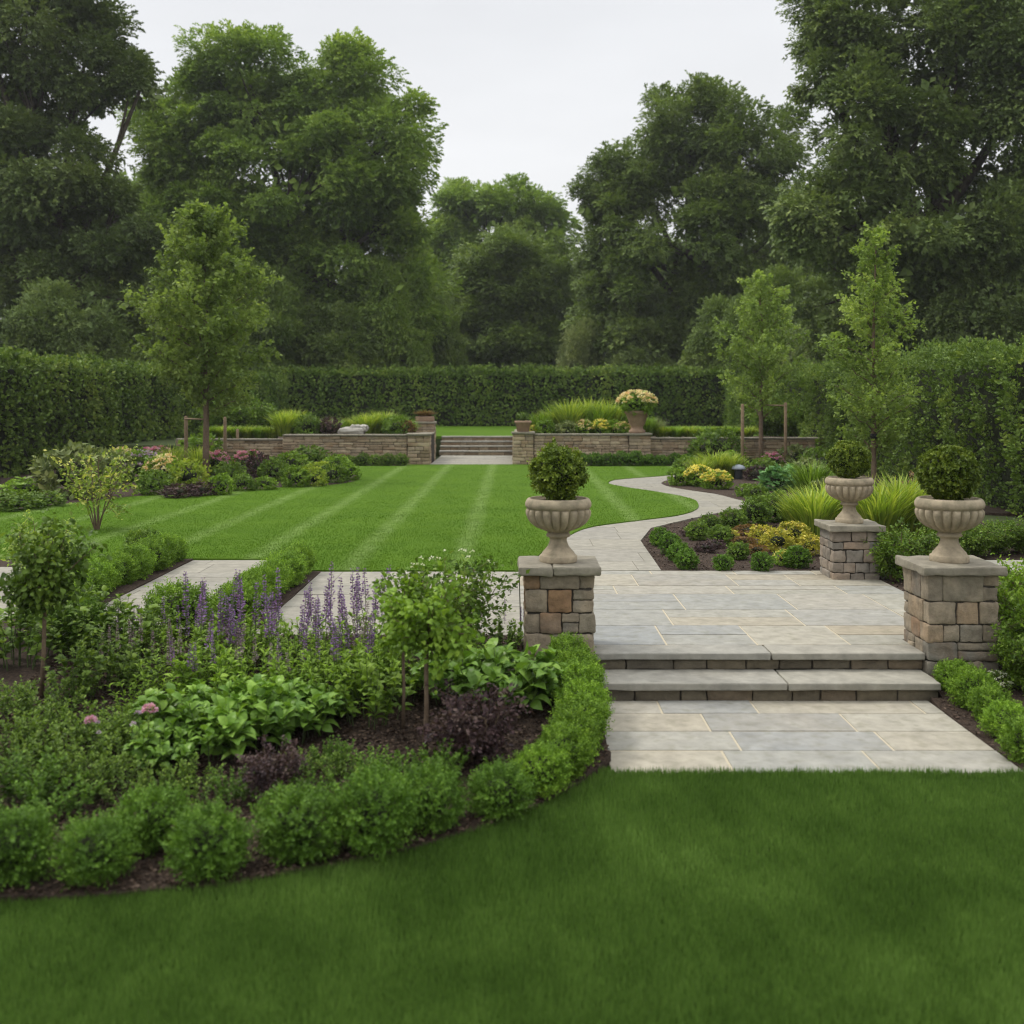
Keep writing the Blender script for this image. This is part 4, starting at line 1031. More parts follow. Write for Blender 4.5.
# ------------------------------------------------------------------ young trees with stakes
def young(seed, H, w, z0, n_l, base_r, nm, leaf=.11):
    """a young tree: one straight leader with upswept side branches"""
    q = np.random.default_rng(seed); f, s = MB(), MB()
    k = np.linspace(0, 1, 10)[:, None]; pts = np.array([0, 0, H * .97]) * k + q.normal(size=(10, 3)) * np.array([.04, .04, 0]) * k
    s.tube(pts, np.linspace(base_r, base_r * .18, 10), 8)
    for i in range(n_l):
        t = (i + q.uniform(0, 1)) / n_l; zz = z0 + (H - z0) * t; ix = min(int(zz / (H * .97) * 9), 8)
        a = i * 2.4 + q.uniform(-.4, .4)
        prof = (min(1, (t + .12) / .35) ** .7) * (1 - t) ** .62 * 1.25 + .06
        L = w * .5 * prof * q.uniform(.75, 1.15); d = np.array([math.cos(a), math.sin(a), .75 + q.uniform(-.1, .35)])
        p0 = np.array([pts[ix][0], pts[ix][1], zz])
        kk = np.linspace(0, 1, 6)[:, None]; br = p0 + d * L * kk + np.array([0, 0, -.22 * L]) * kk ** 2 + q.normal(size=(6, 3)) * .03 * L
        s.tube(br, np.linspace(base_r * .3 * (1.1 - t), .006, 6), 5, 0, .5, False)
        m = int(62 * (L / w * 2) * (w / 3.2) ** 1.3 * (3.2 if leaf < .1 else 2.2)) + 14
        kt = q.uniform(.12, 1.06, m); cl = np.round(kt * 6) / 6 + q.normal(size=m) * .05
        P = p0 + d * L * cl[:, None] + np.array([0, 0, -.22 * L]) * cl[:, None] ** 2 + sph(m, q) * (.10 + .11 * w / 3.2) * (q.uniform(0, 1, m) ** .5)[:, None] * (.5 + prof)
        D = sph(m, q) * .8 + d * .5 + np.array([0, 0, -.25]); U = np.array([0, 0, 1.0]) + q.normal(size=(m, 3)) * .45
        f.leaves(SPRAYBIG, P, D, U, leaf * q.uniform(.6, 1.25, m) * 1.7, np.clip(.45 + q.normal() * .14 + q.normal(size=m) * .16, 0, 1))
    return [('trunk', s.mesh(nm + '_trunk', M['youngbark'])), ('crown', f.mesh(nm + '_crown', M['young']))]
X, Yt, Z = G(206, 478); 
thing('young_tree', young(121, 7.5, 3.5, 1.7, 50, .1, 'young_tree', .12), 'light green young tree staked in the left flower bed', 'tree', (X, Yt, 0), 0, 1, 'staked young trees')
X2, Y2, Z2 = G(761, 467)
thing('young_tree', young(122, 6.2, 2.7, 1.5, 34, .085, 'young_tree', .10), 'shorter young tree between two stakes in the right bed', 'tree', (X2, Y2, 0), 0, 1, 'staked young trees')
X3, Y3, Z3 = G(874, 506)
thing('young_tree', young(123, 5.7, 1.75, .95, 40, .065, 'young_tree', .075), 'tall slim young tree rising behind the short pinkish pillar', 'tree', (X3, Y3, 0), 0, 1, 'staked young trees')
def stake(px, py, top, label, wpx=4.5, lean=0.0):
    x, y, z = G(px, py); h = (py - top) * y / FPX; r = wpx * y / FPX / 2
    b = MB(); b.tube([(0, 0, -.05), (lean * .5, 0, h * .5), (lean, 0, h - .03), (lean, 0, h)], [r, r * .97, r * .92, r * .6], 10)
    thing('tree_stake', b.mesh('stake', M['timber']), label, 'stake', (x, y, 0), 0, 1, 'timber tree stakes')
    return x, y, h
s1 = stake(186, 473, 416, 'thick stake left of the staked tree in the left bed', 3.8)
stake(225, 470, 417, 'middle stake just right of the staked tree in the left bed', 3.4)
stake(237.5, 464, 429, 'short stake farthest right of the staked tree in the left bed', 3.0)
s2 = stake(742.5, 474, 404, 'stake left of the shorter right young tree', 3.4)
s3 = stake(785.5, 470, 402.5, 'stake right of the shorter right young tree', 3.2)
def rail(a, c, z, label, m='timber', r=.022):
    b = MB(); b.tube([(a[0], a[1] - .06, z), ((a[0] + c[0]) / 2, (a[1] + c[1]) / 2 - .08, z + .01), (c[0], c[1] - .06, z + .02)], r, 8)
    thing('tree_tie', b.mesh('tie', M[m]), label, 'tie', group='ties holding the young trees')
rail(s1, (X, Yt), s1[2] - .08, 'rail from the thick stake to the staked tree in the left bed')
rail(s3, (X2, Y2), s3[2] - .1, 'rail from the right stake to the shorter right young tree')
b = MB(); b.lathe([(.0, -.05), (.075, -.05), (.08, 0), (.075, .05), (0.0, .05)], 16)
thing('tree_tie', b.mesh('tie', M['rubber']), 'black rubber strap round the trunk of the tall slim young tree', 'tie', (X3, Y3, 1.45), 0, 1, 'ties holding the young trees')
b = MB(); b.tube([(-.55, .1, .95), (-.1, .02, 1.2), (0, 0, 1.22)], .022, 7); b.tube([(.0, .02, 1.4), (.25, .02, 1.5), (.5, .05, 1.75)], .02, 7)
thing('tree_brace', b.mesh('brace', M['timber']), 'slanting brace on the tall slim young tree', 'brace', (X3, Y3, 0))
# thin haze volume over the garden, lifting the darks of the far trees
b = MB(); b.box(-75, 75, -8, 150, ZF - 1.4, 36, 0)
hz, T, N, L = mat('haze')
v_ = N('ShaderNodeVolumePrincipled'); v_.inputs['Density'].default_value = HAZE; v_.inputs['Color'].default_value = (.95, .97, 1.0, 1); v_.inputs['Anisotropy'].default_value = .2
o_ = N('ShaderNodeOutputMaterial'); L(v_.outputs[0], o_.inputs['Volume'])
ho = link('haze', b.mesh('haze', hz)); ho['kind'] = 'stuff'
#MARK_PLANTS
# ------------------------------------------------------------------ box balls and low box rows
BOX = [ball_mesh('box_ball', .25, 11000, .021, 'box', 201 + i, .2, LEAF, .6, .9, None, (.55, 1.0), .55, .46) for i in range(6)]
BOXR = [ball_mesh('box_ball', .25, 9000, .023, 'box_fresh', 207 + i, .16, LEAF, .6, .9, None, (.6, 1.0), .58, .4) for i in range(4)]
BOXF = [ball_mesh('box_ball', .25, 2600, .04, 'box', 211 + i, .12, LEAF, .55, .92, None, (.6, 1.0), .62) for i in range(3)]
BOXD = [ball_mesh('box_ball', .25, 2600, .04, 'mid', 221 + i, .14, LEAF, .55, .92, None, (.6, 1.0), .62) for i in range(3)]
def ball(px, cy, rpx, zf, label, group=None, protos=BOX, sq=1.0, name='box_shrub', cat='shrub'):
    """a round shrub whose outline is centred on the pixel (px, cy) with radius rpx, standing on the ground zf"""
    X, Y, Z = G(px, cy + rpx * .75, zf)
    r = rpx * Y / FPX * float(R.uniform(.82, .98))
    i = int(R.integers(len(protos)))
    return thing(name, protos[i], label, cat, (X, Y + r * .3, Z - .01), float(R.uniform(0, 6.28)), (r / .25 * float(R.uniform(.93, 1.1)), r / .25 * float(R.uniform(.93, 1.1)), r / .25 * sq * float(R.uniform(.92, 1.06))), group)
for i, (a, c, r) in enumerate([(8, 845, 50), (91, 851, 42), (150, 824, 38), (206, 844, 46), (296, 829, 44), (371, 820, 45), (428, 804, 37), (500, 793, 33)]):
    ball(a, c, r, zbed, 'clipped box ball, ' + ORD[i] + ' from the left along the near lawn edge', 'box balls along the lawn edge of the front bed')
for i, (a, c, r) in enumerate([(542, 773, 30), (563, 754, 30), (573, 736, 30), (582, 718, 29), (584, 702, 27), (578, 686, 28), (577, 671, 27), (568, 658, 26)]):
    ball(a, c, r, zbed, 'box ball, ' + ORD[i] + ' from the lawn in the row up to the left pillar', 'box balls from the lawn to the left pillar', BOXR)
for i, (a, c, r) in enumerate([(956, 672, 22), (976, 690, 25), (994, 703, 25), (1012, 719, 27), (1032, 740, 30)]):
    ball(a, c, r, zbed_r, 'box ball, ' + ORD[i] + ' from the right pillar beside the landing', 'box balls beside the landing', BOXR)
# two straight low box rows between the side pavings
for nm, x, ys, lab in (('a', -2.77, np.arange(10.95, 14.1, .34), 'the row right of the middle paving'), ('b', -4.74, np.arange(11.3, 15.2, .37), 'the row left of the middle paving')):
    for i, y in enumerate(ys[::-1]):
        s = R.uniform(.95, 1.12) * (.205 if nm == 'a' else .215)
        thing('box_shrub', BOXR[int(R.integers(4))], 'low box bush, ' + ORD[i] + ' from the lawn in ' + lab, 'shrub', (x + R.normal() * .02, float(y), 0), float(R.uniform(0, 6.28)), (s / .25, s / .25, s / .25 * 1.0), 'low box rows in the side paving')
ball(141, 546, 17, 0, 'dark box bush at the lawn corner beyond the left box row', None, BOXD)
ball(176, 612, 35, zbed, 'loose rounded green bush in front of the middle side paving', None, BOXR, 1.0)
ball(78, 628, 32, zbed, 'rounded bush before the left box row', None, BOX, 1.0)

# ------------------------------------------------------------------ left bed perennials
def kit(parts): return parts
def st_kit(name, *a, **k):
    f, s, t = stems_mesh(name, *a, **k)
    return [('foliage', f), ('stem', s)], t
LEAFY = [st_kit('leafy_plant', .5, .6, 17, 15, .10, 'green', 231 + i, [BROAD, NARROW, NARROW][i], wid=[.85, 1.1, .8][i])[0] for i in range(3)]
LEAFYM = [st_kit('leafy_plant', .5, .62, 18, 18, .085, 'mid', 236 + i, NARROW if i else BROAD, wid=1.0)[0] for i in range(2)]
LUSH = [st_kit('broad_plant', .36, .75, 22, 11, .165, 'lush', 241 + i, wid=.92)[0] for i in range(3)]
FUZZ = [st_kit('soft_plant', .34, .6, 34, 30, .045, 'mid', 246 + i, LEAF, stem_r=.0025)[0] for i in range(2)]
FERN = [st_kit('feathery_plant', .36, .62, 30, 34, .05, 'box', 249 + i, LEAF, stem_r=.0025)[0] for i in range(2)]
SALV = []
for i in range(3):
    f, s, t = stems_mesh('salvia', .46, .6, 11, 13, .095, 'green', 251 + i, NARROW, wid=1.1)
    q = np.random.default_rng(255 + i); tt = t[q.permutation(len(t))[:4]] * np.array([1.25, 1.25, 1]) + np.array([0, 0, .08])
    SALV.append([('foliage', f), ('stem', s), ('blossoms', spikes_mesh('salvia_spikes', tt, .36, 'purple' if i < 2 else 'palepurple', 258 + i, .023, 140, .023))])
def put(kitlist, name, label, cat, px, py, h_px, zf=zbed, base_h=.5, group=None, wk=1.0, i=None):
    X, Y, Z = G(px, py, zf); s = h_px * Y / FPX / base_h
    k = kitlist[int(R.integers(len(kitlist))) if i is None else i]
    return thing(name, k, label, cat, (X, Y, Z - .01), float(R.uniform(0, 6.28)), (s * wk, s * wk, s), group)
# salvias, from left to right (px, foot, height px)
SP = [(205, 690, 80, 1), (328, 664, 84, 1), (145, 660, 56, 0), (256, 662, 86, 1), (188, 700, 62, 1), (262, 704, 60, 2), (296, 700, 66, 0), (372, 690, 78, 1), (128, 684, 56, 2), (156, 676, 58, 2), (176, 668, 60, 0), (217, 668, 90, 0), (236, 672, 92, 1), (250, 690, 66, 2), (266, 676, 70, 0), (283, 664, 74, 1), (300, 672, 92, 0), (318, 668, 72, 1), (322, 684, 76, 0), (337, 672, 78, 1), (356, 668, 88, 0), (364, 664, 92, 1), (346, 690, 84, 0), (384, 676, 72, 2), (196, 690, 62, 2)]
for i, (a, c, h, k) in enumerate(SP):
    lb = ['tall purple salvia', 'dense purple salvia', 'faded brownish salvia'][k] + ' in the front bed, about ' + ['the far left of', 'left within', 'the middle of', 'right within', 'the far right of'][min(4, int((a - 150) / 50))] + ' its drift' + (', taller' if h > 80 else ', shorter')
    put(SALV, 'salvia', lb, 'flower', a, c, h * 1.08, zbed, .80, 'purple salvias in the front bed', 1.0, k)
put(SALV, 'salvia', 'lone small purple salvia beside the left pillar', 'flower', 515, 645, 48, zbed, .80, None, .8, 0)
# leafy filling between (px, foot y, height px, kind, label)
FILL = [
 (LEAFY, 205, 705, 66, 'leafy green perennial below the leftmost salvias'), (LEAFY, 250, 712, 62, 'leafy green perennial under the middle salvias'), (LEAFY, 290, 706, 66, 'bright leafy perennial right of the middle salvias'),
 (LEAFY, 330, 712, 70, 'upright leafy perennial left of the twin standards'), (LEAFY, 372, 722, 74, 'upright leafy perennial just left of the thin standard stem'), (LEAFY, 352, 700, 60, 'leafy perennial behind the upright one by the standards'), (LEAFY, 310, 690, 58, 'leafy perennial under the tallest salvias'),
 (LEAFY, 165, 700, 52, 'leafy perennial at the left end of the salvias'), (LEAFYM, 135, 690, 56, 'darker leafy plant right of the left standard'), (LEAFYM, 100, 690, 66, 'darker leafy plant close to the left standard stem'), (LEAFY, 400, 700, 56, 'green leafy plant behind the twin standards'),
 (LEAFYM, 120, 660, 70, 'mid green bushy plant behind the left standard, right side'), (LEAFYM, 80, 655, 72, 'mid green bushy plant behind the left standard stem'), (LEAFYM, 18, 665, 80, 'tall dark leafy plant at the left edge behind the standard'), (LEAFYM, 55, 640, 70, 'dark bushy plant behind the left standard crown'),
 (LEAFYM, 150, 655, 58, 'mid green plant in front of the loose rounded bush'), (LEAFY, 190, 662, 50, 'pale leafy plant under the loose rounded bush'), (LEAFY, 8, 640, 85, 'light leafy plant at the left edge of the front bed'), (LEAFYM, 230, 660, 46, 'low leafy plant in front of the middle box row'),
 (LEAFY, 270, 655, 44, 'low leafy plant right of the middle box row'), (LEAFYM, 420, 690, 56, 'leafy plant under the twin standard crowns'), (LEAFY, 462, 680, 56, 'leafy plant under the white flowered shrub'), (LEAFYM, 500, 655, 42, 'small green plant left of the left pillar'),
 (LEAFY, 225, 690, 60, 'leafy perennial between the salvias and the broad leaved plants'), (LEAFY, 140, 720, 50, 'leafy plant left of the broad leaved drift'), (LEAFYM, 78, 700, 60, 'bushy plant right at the foot of the left standard'), (LEAFY, 380, 690, 64, 'pale leafy plant right of the last salvias'),
]
for k, a, c, h, lb in FILL:
    put(k, 'leafy_perennial', lb, 'plant', a, c, h, zbed, .5, 'leafy perennials in the front bed')
BRO = [(178, 742, 56, 'broad leaved plant, leftmost of the drift in the front bed'), (212, 756, 62, 'broad leaved plant, front left of the drift in the front bed'), (255, 752, 62, 'broad leaved plant, front middle of the drift in the front bed'), (292, 738, 56, 'broad leaved plant, front right of the drift in the front bed'),
       (232, 732, 52, 'broad leaved plant, back middle of the drift in the front bed'), (275, 722, 48, 'broad leaved plant, back right of the drift in the front bed'), (318, 722, 40, 'broad leaved plant at the right tip of the drift near bare soil'), (195, 726, 46, 'broad leaved plant, back left of the drift in the front bed'), (165, 772, 48, 'broad leaved plant at the lower left end of the drift'),
       (462, 705, 62, 'large broad leaved plant left of the purple leaved shrub'), (498, 712, 66, 'large broad leaved plant between the purple leaved shrub and the left pillar'), (525, 702, 52, 'broad leaved plant against the box row by the left pillar')]
for a, c, h, lb in BRO:
    put(LUSH, 'broad_leaved_plant', lb, 'plant', a, c, h, zbed, .36, 'broad leaved plants in the front bed', .82)
SOFT = [(FUZZ, 20, 755, 52, 'soft grey green plant at the left edge of the front bed'), (FUZZ, 62, 745, 50, 'soft low plant below the left standard'), (FUZZ, 105, 745, 48, 'soft low plant right of the left standard foot'), (FUZZ, 40, 790, 52, 'soft low plant above the leftmost box balls'),
        (FUZZ, 90, 785, 50, 'soft low plant above the second box ball'), (FUZZ, 135, 775, 46, 'soft low plant left of the broad leaved drift'), (FERN, 22, 810, 58, 'feathery light green plant above the first box ball'), (FERN, 405, 790, 40, 'feathery low plant in front of the twin standards'), (FERN, 435, 782, 40, 'feathery low plant at the foot of the right standard'),
        (FUZZ, 345, 782, 34, 'low creeping plant right of the brown leaved shrub'), (FERN, 330, 768, 30, 'pale creeping plant on the soil below the broad leaves'), (FUZZ, 160, 800, 36, 'soft low plant behind the third box ball'), (FERN, 375, 778, 32, 'pale low plant behind the sixth box ball'), (FUZZ, 300, 775, 30, 'thin low plant under the broad leaved drift'), (FUZZ, 5, 720, 46, 'soft low plant at the far left under the standard'),
        (FUZZ, 75, 770, 54, 'soft plant mid way between the left standard and the box balls'), (FUZZ, 115, 800, 46, 'soft plant just above the gap after the second box ball'), (FUZZ, 45, 722, 50, 'soft plant over the bare foot of the left standard'), (FUZZ, 130, 752, 52, 'soft plant against the left end of the broad leaves'),
        (FERN, 55, 815, 50, 'feathery light green plant between the first two box balls'), (FUZZ, 190, 795, 40, 'soft plant right below the broad leaved drift'), (FERN, 235, 800, 34, 'feathery plant left of the brownish purple shrub'), (FUZZ, 5, 770, 56, 'soft plant at the very left edge above the box balls'),
        (FERN, 310, 800, 34, 'feathery plant right of the brownish purple shrub'), (FUZZ, 150, 745, 52, 'soft plant under the pink flower head')]
for k, a, c, h, lb in SOFT:
    put(k, 'ground_cover_plant', lb, 'plant', a, c, h, zbed, .34, 'low soft plants in the front bed')
PURP = [shrub_mesh('purple_shrub', .5, .6, 12, 'purpleleaf', 261 + i, .034, 9, 34, LEAF, .15, .007) for i in range(2)]
for i, (a, c, h, lb) in enumerate([(474, 770, 78, 'dark purple leaved shrub right of the twin standards'), (268, 812, 58, 'brownish purple shrub between the broad leaves and the box balls')]):
    X, Y, Z = G(a, c, zbed); s = h * Y / FPX / .5
    thing('purple_leaved_shrub', [('foliage', PURP[i][0]), ('stem', PURP[i][1])], lb, 'shrub', (X, Y + .12, Z), i * 1.3, (s * 1.1, s * 1.1, s), 'purple leaved shrubs in the front bed')
# pink flower heads
f, s, t = stems_mesh('pink_plant', .52, .3, 5, 8, .07, 'mid', 265, LEAF)
PK = [('foliage', f), ('stem', s), ('flower_head', heads_mesh('pink_heads', t[:1], .08, 'pink', 266, 110, .028)), ('flower_head', heads_mesh('pink_heads', t[1:3], .035, 'mauve', 267, 40, .016))]
X, Y, Z = G(148, 775, zbed); s_ = 64 * Y / FPX / .5
thing('pink_flower', PK, 'single pink flower head above the broad leaved drift', 'flower', (X - t[0][0] * s_, Y, Z), 0, s_)
X, Y, Z = G(95, 770, zbed)
thing('pink_flower', PK, 'smaller pale pink flower on the left, among soft plants', 'flower', (X, Y, Z), 2.2, s_ * .8)
# white flowered shrub
fo, st = shrub_mesh('white_shrub', .9, .95, 16, 'mid', 271, .055, 9, 30, LEAF, .2, .009)
q = np.random.default_rng(272); u = sph(60, q)
thing('white_flowered_shrub', [('foliage', fo), ('stem', st), ('blossoms', heads_mesh('white_heads', u * np.array([.5, .5, .4]) + np.array([0, 0, .58]), .02, 'white', 273, 8, .016))], 'rounded shrub with small white flowers behind the twin standards', 'shrub', (G(452, 668, zbed)[0], 9.55, -.06), 0, (1.0, .85, 1.0))
def standard(px, foot, cx, cy, rx, ry, label, m, seed, tr=.011, leaf=.05, n=2600, nm='standard_tree', stakeless=True):
    X, Y, Z = G(px, foot, zbed); k = Y / FPX
    zc = CAMZ + (HY - cy) * k - Z; r = rx * k; dx = (cx - px) * k
    q = np.random.default_rng(seed); b = MB(); top = np.array([dx, 0, zc])
    b.tube([(0, 0, -.03), (dx * .3 + .004, .0, zc * .33), (dx * .6 - .004, 0, zc * .66), tuple(top)], [tr * 1.15, tr, tr * .95, tr * .8], 8)
    f = MB(); 
    for i in range(30):
        d = sph(1, q)[0] * np.array([1, 1, ry / rx]); e = top + d * r * q.uniform(.55, 1.05); kk = np.linspace(0, 1, 5)[:, None]
        st_ = top - np.array([0, 0, r * .55]); mid = (st_ + e) / 2 + np.array([0, 0, .1 * r])
        b.tube((1 - kk) ** 2 * st_ + 2 * kk * (1 - kk) * mid + kk ** 2 * e, np.linspace(tr * .5, .0025, 5), 4, 0, .5, False)
        m_ = n // 30; kt = q.uniform(.25, 1.08, m_)[:, None]
        P = (1 - kt) ** 2 * st_ + 2 * kt * (1 - kt) * mid + kt ** 2 * e + q.normal(size=(m_, 3)) * r * .13
        f.leaves(BROAD if leaf > .045 else LEAF, P, sph(m_, q) * .9 + d * .6 + np.array([0, 0, -.05]), np.array([0, 0, 1.0]) + q.normal(size=(m_, 3)) * .5, leaf * q.uniform(.55, 1.25, m_), np.clip(.45 + q.normal() * .15 + q.normal(size=m_) * .18, 0, 1))
    thing(nm, [('trunk', b.mesh('standard_trunk', M['youngbark'])), ('crown', f.mesh('standard_crown', M[m]))], label, 'tree', (X, Y, Z), 0, 1)
standard(41, 697, 48, 564, 57, 50, 'small standard tree with a round crown on the left of the front bed', 'mid', 281, .017, .055, 2800)
standard(425, 754, 428, 618, 46, 56, 'right one of the twin standards in front of the white flowered shrub', 'green', 282, .016, .055, 1900)
standard(403, 728, 404, 612, 36, 50, 'left thinner one of the twin standards in the front bed', 'green', 283, .012, .05, 1500)
# multi-stemmed variegated shrub on the lawn corner
fo, st = shrub_mesh('airy_shrub', 1.55, 1.5, 9, 'varieg', 291, .09, 7, 16, LEAF, .42, .014)
X, Y, Z = G(97, 531)
thing('variegated_shrub', [('foliage', fo), ('stem', st)], 'airy cream edged shrub with bare thin stems at the lawn corner', 'shrub', (X, Y, 0), 0, 86 * Y / FPX / 1.55)
fo, st = shrub_mesh('light_shrub', 1.0, 1.1, 8, 'young', 293, .075, 7, 20, LEAF, .3, .01)
X, Y, Z = G(40, 590)
thing('light_leaved_shrub', [('foliage', fo), ('stem', st)], 'light leaved shrub behind the left standard tree', 'shrub', (X, Y, 0), 0, 75 * Y / FPX)

# ------------------------------------------------------------------ right bed beside the terrace
for i, (a, c, r) in enumerate([(661, 537, 12), (670, 545, 12), (679, 552, 13), (687, 560, 12)]):
    ball(a, c, r, 0, 'small box ball, ' + ORD[i] + ' from the lawn along the curved path edge', 'small box balls in the right bed', BOXF, .95)
for i, (a, c, r) in enumerate([(724, 562, 11), (763, 562, 12), (799, 558, 13)]):
    ball(a, c, r, 0, 'small box ball, ' + ORD[i] + ' from the left along the terrace edge', 'small box balls in the right bed', BOXF, .95)
for a, c, r, lb in [(698, 531, 12, 'left'), (709, 523, 12, 'far left'), (721, 535, 13, 'front right'), (733, 519, 14, 'far right'), (739, 551, 11, 'nearest')]:
    ball(a, c, r, 0, 'small green mound inside the right bed, the ' + lb + ' one of five', 'green mounds inside the right bed', BOXD, .95, 'mound_shrub')
ball(757, 512, 19, 0, 'larger green shrub at the back of the right bed', None, BOXD, 1.0)
ball(778, 507, 20, 0, 'larger green shrub at the back of the right bed, nearer the feathery grasses', None, BOXD, 1.0)
def mound(name, r, m, seed, fm=None, nf=40, fr=.035, leaf=.06, n=1100, petal=.03, hp=14):
    q = np.random.default_rng(seed); P = [('foliage', ball_mesh(name + '_foliage', r, n, leaf, m, seed, .16, LEAF, .5, .85, None, (.5, 1.1), .5))]
    if fm:
        u = sph(nf, q); u[:, 2] = np.abs(u[:, 2]); P.append(('blossoms', heads_mesh(name + '_flowers', u * r * np.array([1.02, 1.02, .9]) + np.array([0, 0, r * .8]), fr, fm, seed + 1, hp, petal)))
    return P
MY = [mound('yellow_mound', .3, 'yellowleaf', 301, 'yellow', 30, .03), mound('yellow_mound', .3, 'green', 303, 'yellow', 50, .032, petal=.024)]
MR = [mound('rust_mound', .3, 'rust', 305)]
MP = [mound('pink_mound', .35, 'mid', 307, 'pink', 50, .05, .08, 1100, .05), mound('mauve_mound', .35, 'green', 309, 'mauve', 60, .05, .08, 1100, .05)]
MG = [mound('green_mound', .35, 'mid', 311, None, leaf=.08), mound('green_mound', .35, 'green', 313, None, leaf=.08)]
ML = [mound('lime_mound', .35, 'limegrass', 318, None, leaf=.08)]
MYF = [mound('yellow_flower_mound', .35, 'green', 315, 'yellow', 70, .06, .09, 1000, .06)]
MH = [mound('hosta_mound', .35, 'bluegreen', 317, None, leaf=.17, n=420)]
MD = [mound('dark_mound', .35, 'purpleleaf', 319, None, leaf=.07)]
MGR = [mound('grey_mound', .35, 'grey', 321, None, leaf=.09)]
MC = [mound('cream_mound', .35, 'green', 323, 'cream', 50, .05, .08, 1100, .05)]
def mput(kl, name, label, px, foot, wpx, hpx, zf=0.0, base=.35, group=None, cat='plant'):
    X, Y, Z = G(px, foot, zf); k = Y / FPX; sx = wpx * k / (2 * base); sz = hpx * k / (1.75 * base) * .82
    return thing(name, kl[int(R.integers(len(kl)))], label, cat, (X, Y + wpx * k * .3, Z - .01), float(R.uniform(0, 6.28)), (sx, sx, sz), group)
for a, c, wd, h, lb in [(764, 545, 26, 24, 'gold leaved plant in the right bed, left end'), (780, 552, 30, 28, 'gold leaved plant in the right bed, middle'), (796, 543, 30, 26, 'gold leaved plant in the right bed, right behind'), (812, 556, 24, 26, 'gold leaved plant against the short pinkish pillar'), (786, 566, 22, 20, 'gold leaved plant nearest the terrace edge'), (732, 541, 16, 14, 'small gold plant among the green mounds')]:
    mput(MY, 'gold_leaved_plant', lb, a, c, wd, h, 0, .3, 'gold leaved plants in the right bed')
for a, c, wd, h, lb in [(752, 536, 30, 14, 'rusty low plant in the right bed, behind'), (744, 546, 24, 12, 'rusty low plant in the right bed, left'), (758, 554, 24, 12, 'rusty low plant in the right bed, front')]:
    mput(MR, 'rust_leaved_plant', lb, a, c, wd, h, 0, .3, 'rusty low plants in the right bed')
for a, c, wd, h, lb in [(707, 552, 22, 12, 'purplish low plant behind the path edge box balls'), (690, 536, 18, 10, 'purplish low plant at the path corner of the right bed'), (716, 548, 20, 10, 'purplish low plant in the middle of the right bed')]:
    mput(MD, 'purple_low_plant', lb, a, c, wd, h, 0, .35, 'purplish low plants in the right bed')
LG = [grass_mesh('lime_grass', .8, .9, 420, 'limegrass', 331 + i, .028, .3) for i in range(2)]
GG = [grass_mesh('green_grass', .8, .9, 420, 'green', 333 + i, .024, .28) for i in range(2)]
RG = [grass_mesh('grey_grass', .8, .9, 520, 'grey', 335, .018, .6)]
def gput(kl, label, px, foot, h, wk=1.0, zf=0.0, group=None, name='ornamental_grass', cat='grass', dy=0.0):
    X, Y, Z = G(px, foot, zf); s = h * Y / FPX / .68
    return thing(name, kl[int(R.integers(len(kl)))], label, cat, (X, Y + dy, Z - .01), float(R.uniform(0, 6.28)), (s * wk, s * wk, s), group)
for a, c, h, lb in [(800, 532, 36, 'left of the urn'), (815, 536, 44, 'just left of the short pinkish pillar'), (828, 528, 40, 'behind the short pinkish pillar'), (880, 540, 48, 'right of the short pinkish pillar'), (896, 536, 52, 'behind the right pillar, left'), (912, 534, 50, 'behind the right pillar, middle'), (870, 528, 44, 'under the tall slim young tree')]:
    gput(LG, 'tall lime green grass ' + lb, a, c, h, 1.0, 0, 'lime grasses by the terrace')
b = spikes_mesh('plume', np.array([(0, 0, .75), (.1, .05, .62), (-.22, 0, .55)]), .5, 'brownplume', 337, .05, 120, .05)
X, Y, Z = G(912, 530)
thing('dry_plume', b, 'dry brown flower plumes standing behind the right pillar', 'flower', (X, Y, 0), 0, .9)
MIDSH = [shrub_mesh('green_shrub', .8, .9, 14, 'mid', 341 + i, .06, 9, 34, LEAF, .1, .01) for i in range(2)]
BIGSH = [shrub_mesh('green_shrub', .8, .9, 16, 'green', 344 + i, .042, 10, 46, LEAF, .1, .009) for i in range(2)]
def shput(kl, label, px, foot, h, wk=1.0, zf=0.0, group=None, name='leafy_shrub'):
    X, Y, Z = G(px, foot, zf); s = h * Y / FPX / .8
    k = kl[int(R.integers(len(kl)))]
    return thing(name, [('foliage', k[0]), ('stem', k[1])], label, 'shrub', (X, Y, Z), float(R.uniform(0, 6.28)), (s * wk, s * wk, s), group)
shput(MIDSH, 'bushy green shrub right of the short pinkish pillar', 893, 580, 52, 1.1)
shput(MIDSH, 'bushy green shrub between the two right pillars', 912, 572, 46, 1.1)
shput(MIDSH, 'low green shrub seen just right of the right urn', 975, 556, 36, 1.2)
shput(MIDSH, 'low green shrub under the hedge right of the right urn', 998, 553, 34, 1.2)
shput(MIDSH, 'low green shrub at the right edge under the hedge', 1020, 552, 34, 1.2)
shput(MIDSH, 'green shrub behind the right urn under the hedge', 945, 550, 34, 1.2)
shput(BIGSH, 'big bright shrub right of the right pillar at the edge', 1030, 655, 88, 1.0, zbed_r)
shput(BIGSH, 'dark leafy shrub beside the foot of the right pillar', 1024, 688, 56, 1.0, zbed_r)
shput(BIGSH, 'bright shrub at the right edge in front of the paving', 1040, 640, 84, 1.0, zbed_r)
shput(MIDSH, 'green shrub at the right edge below the big bright one', 1036, 690, 66, 1.0, zbed_r)
mput([mound('white_mound', .35, 'mid', 347, 'white', 40, .04, .07, 800, .03)], 'white_flowered_plant', 'small white flowered plant at the foot of the right pillar', 1000, 668, 30, 26, zbed_r)

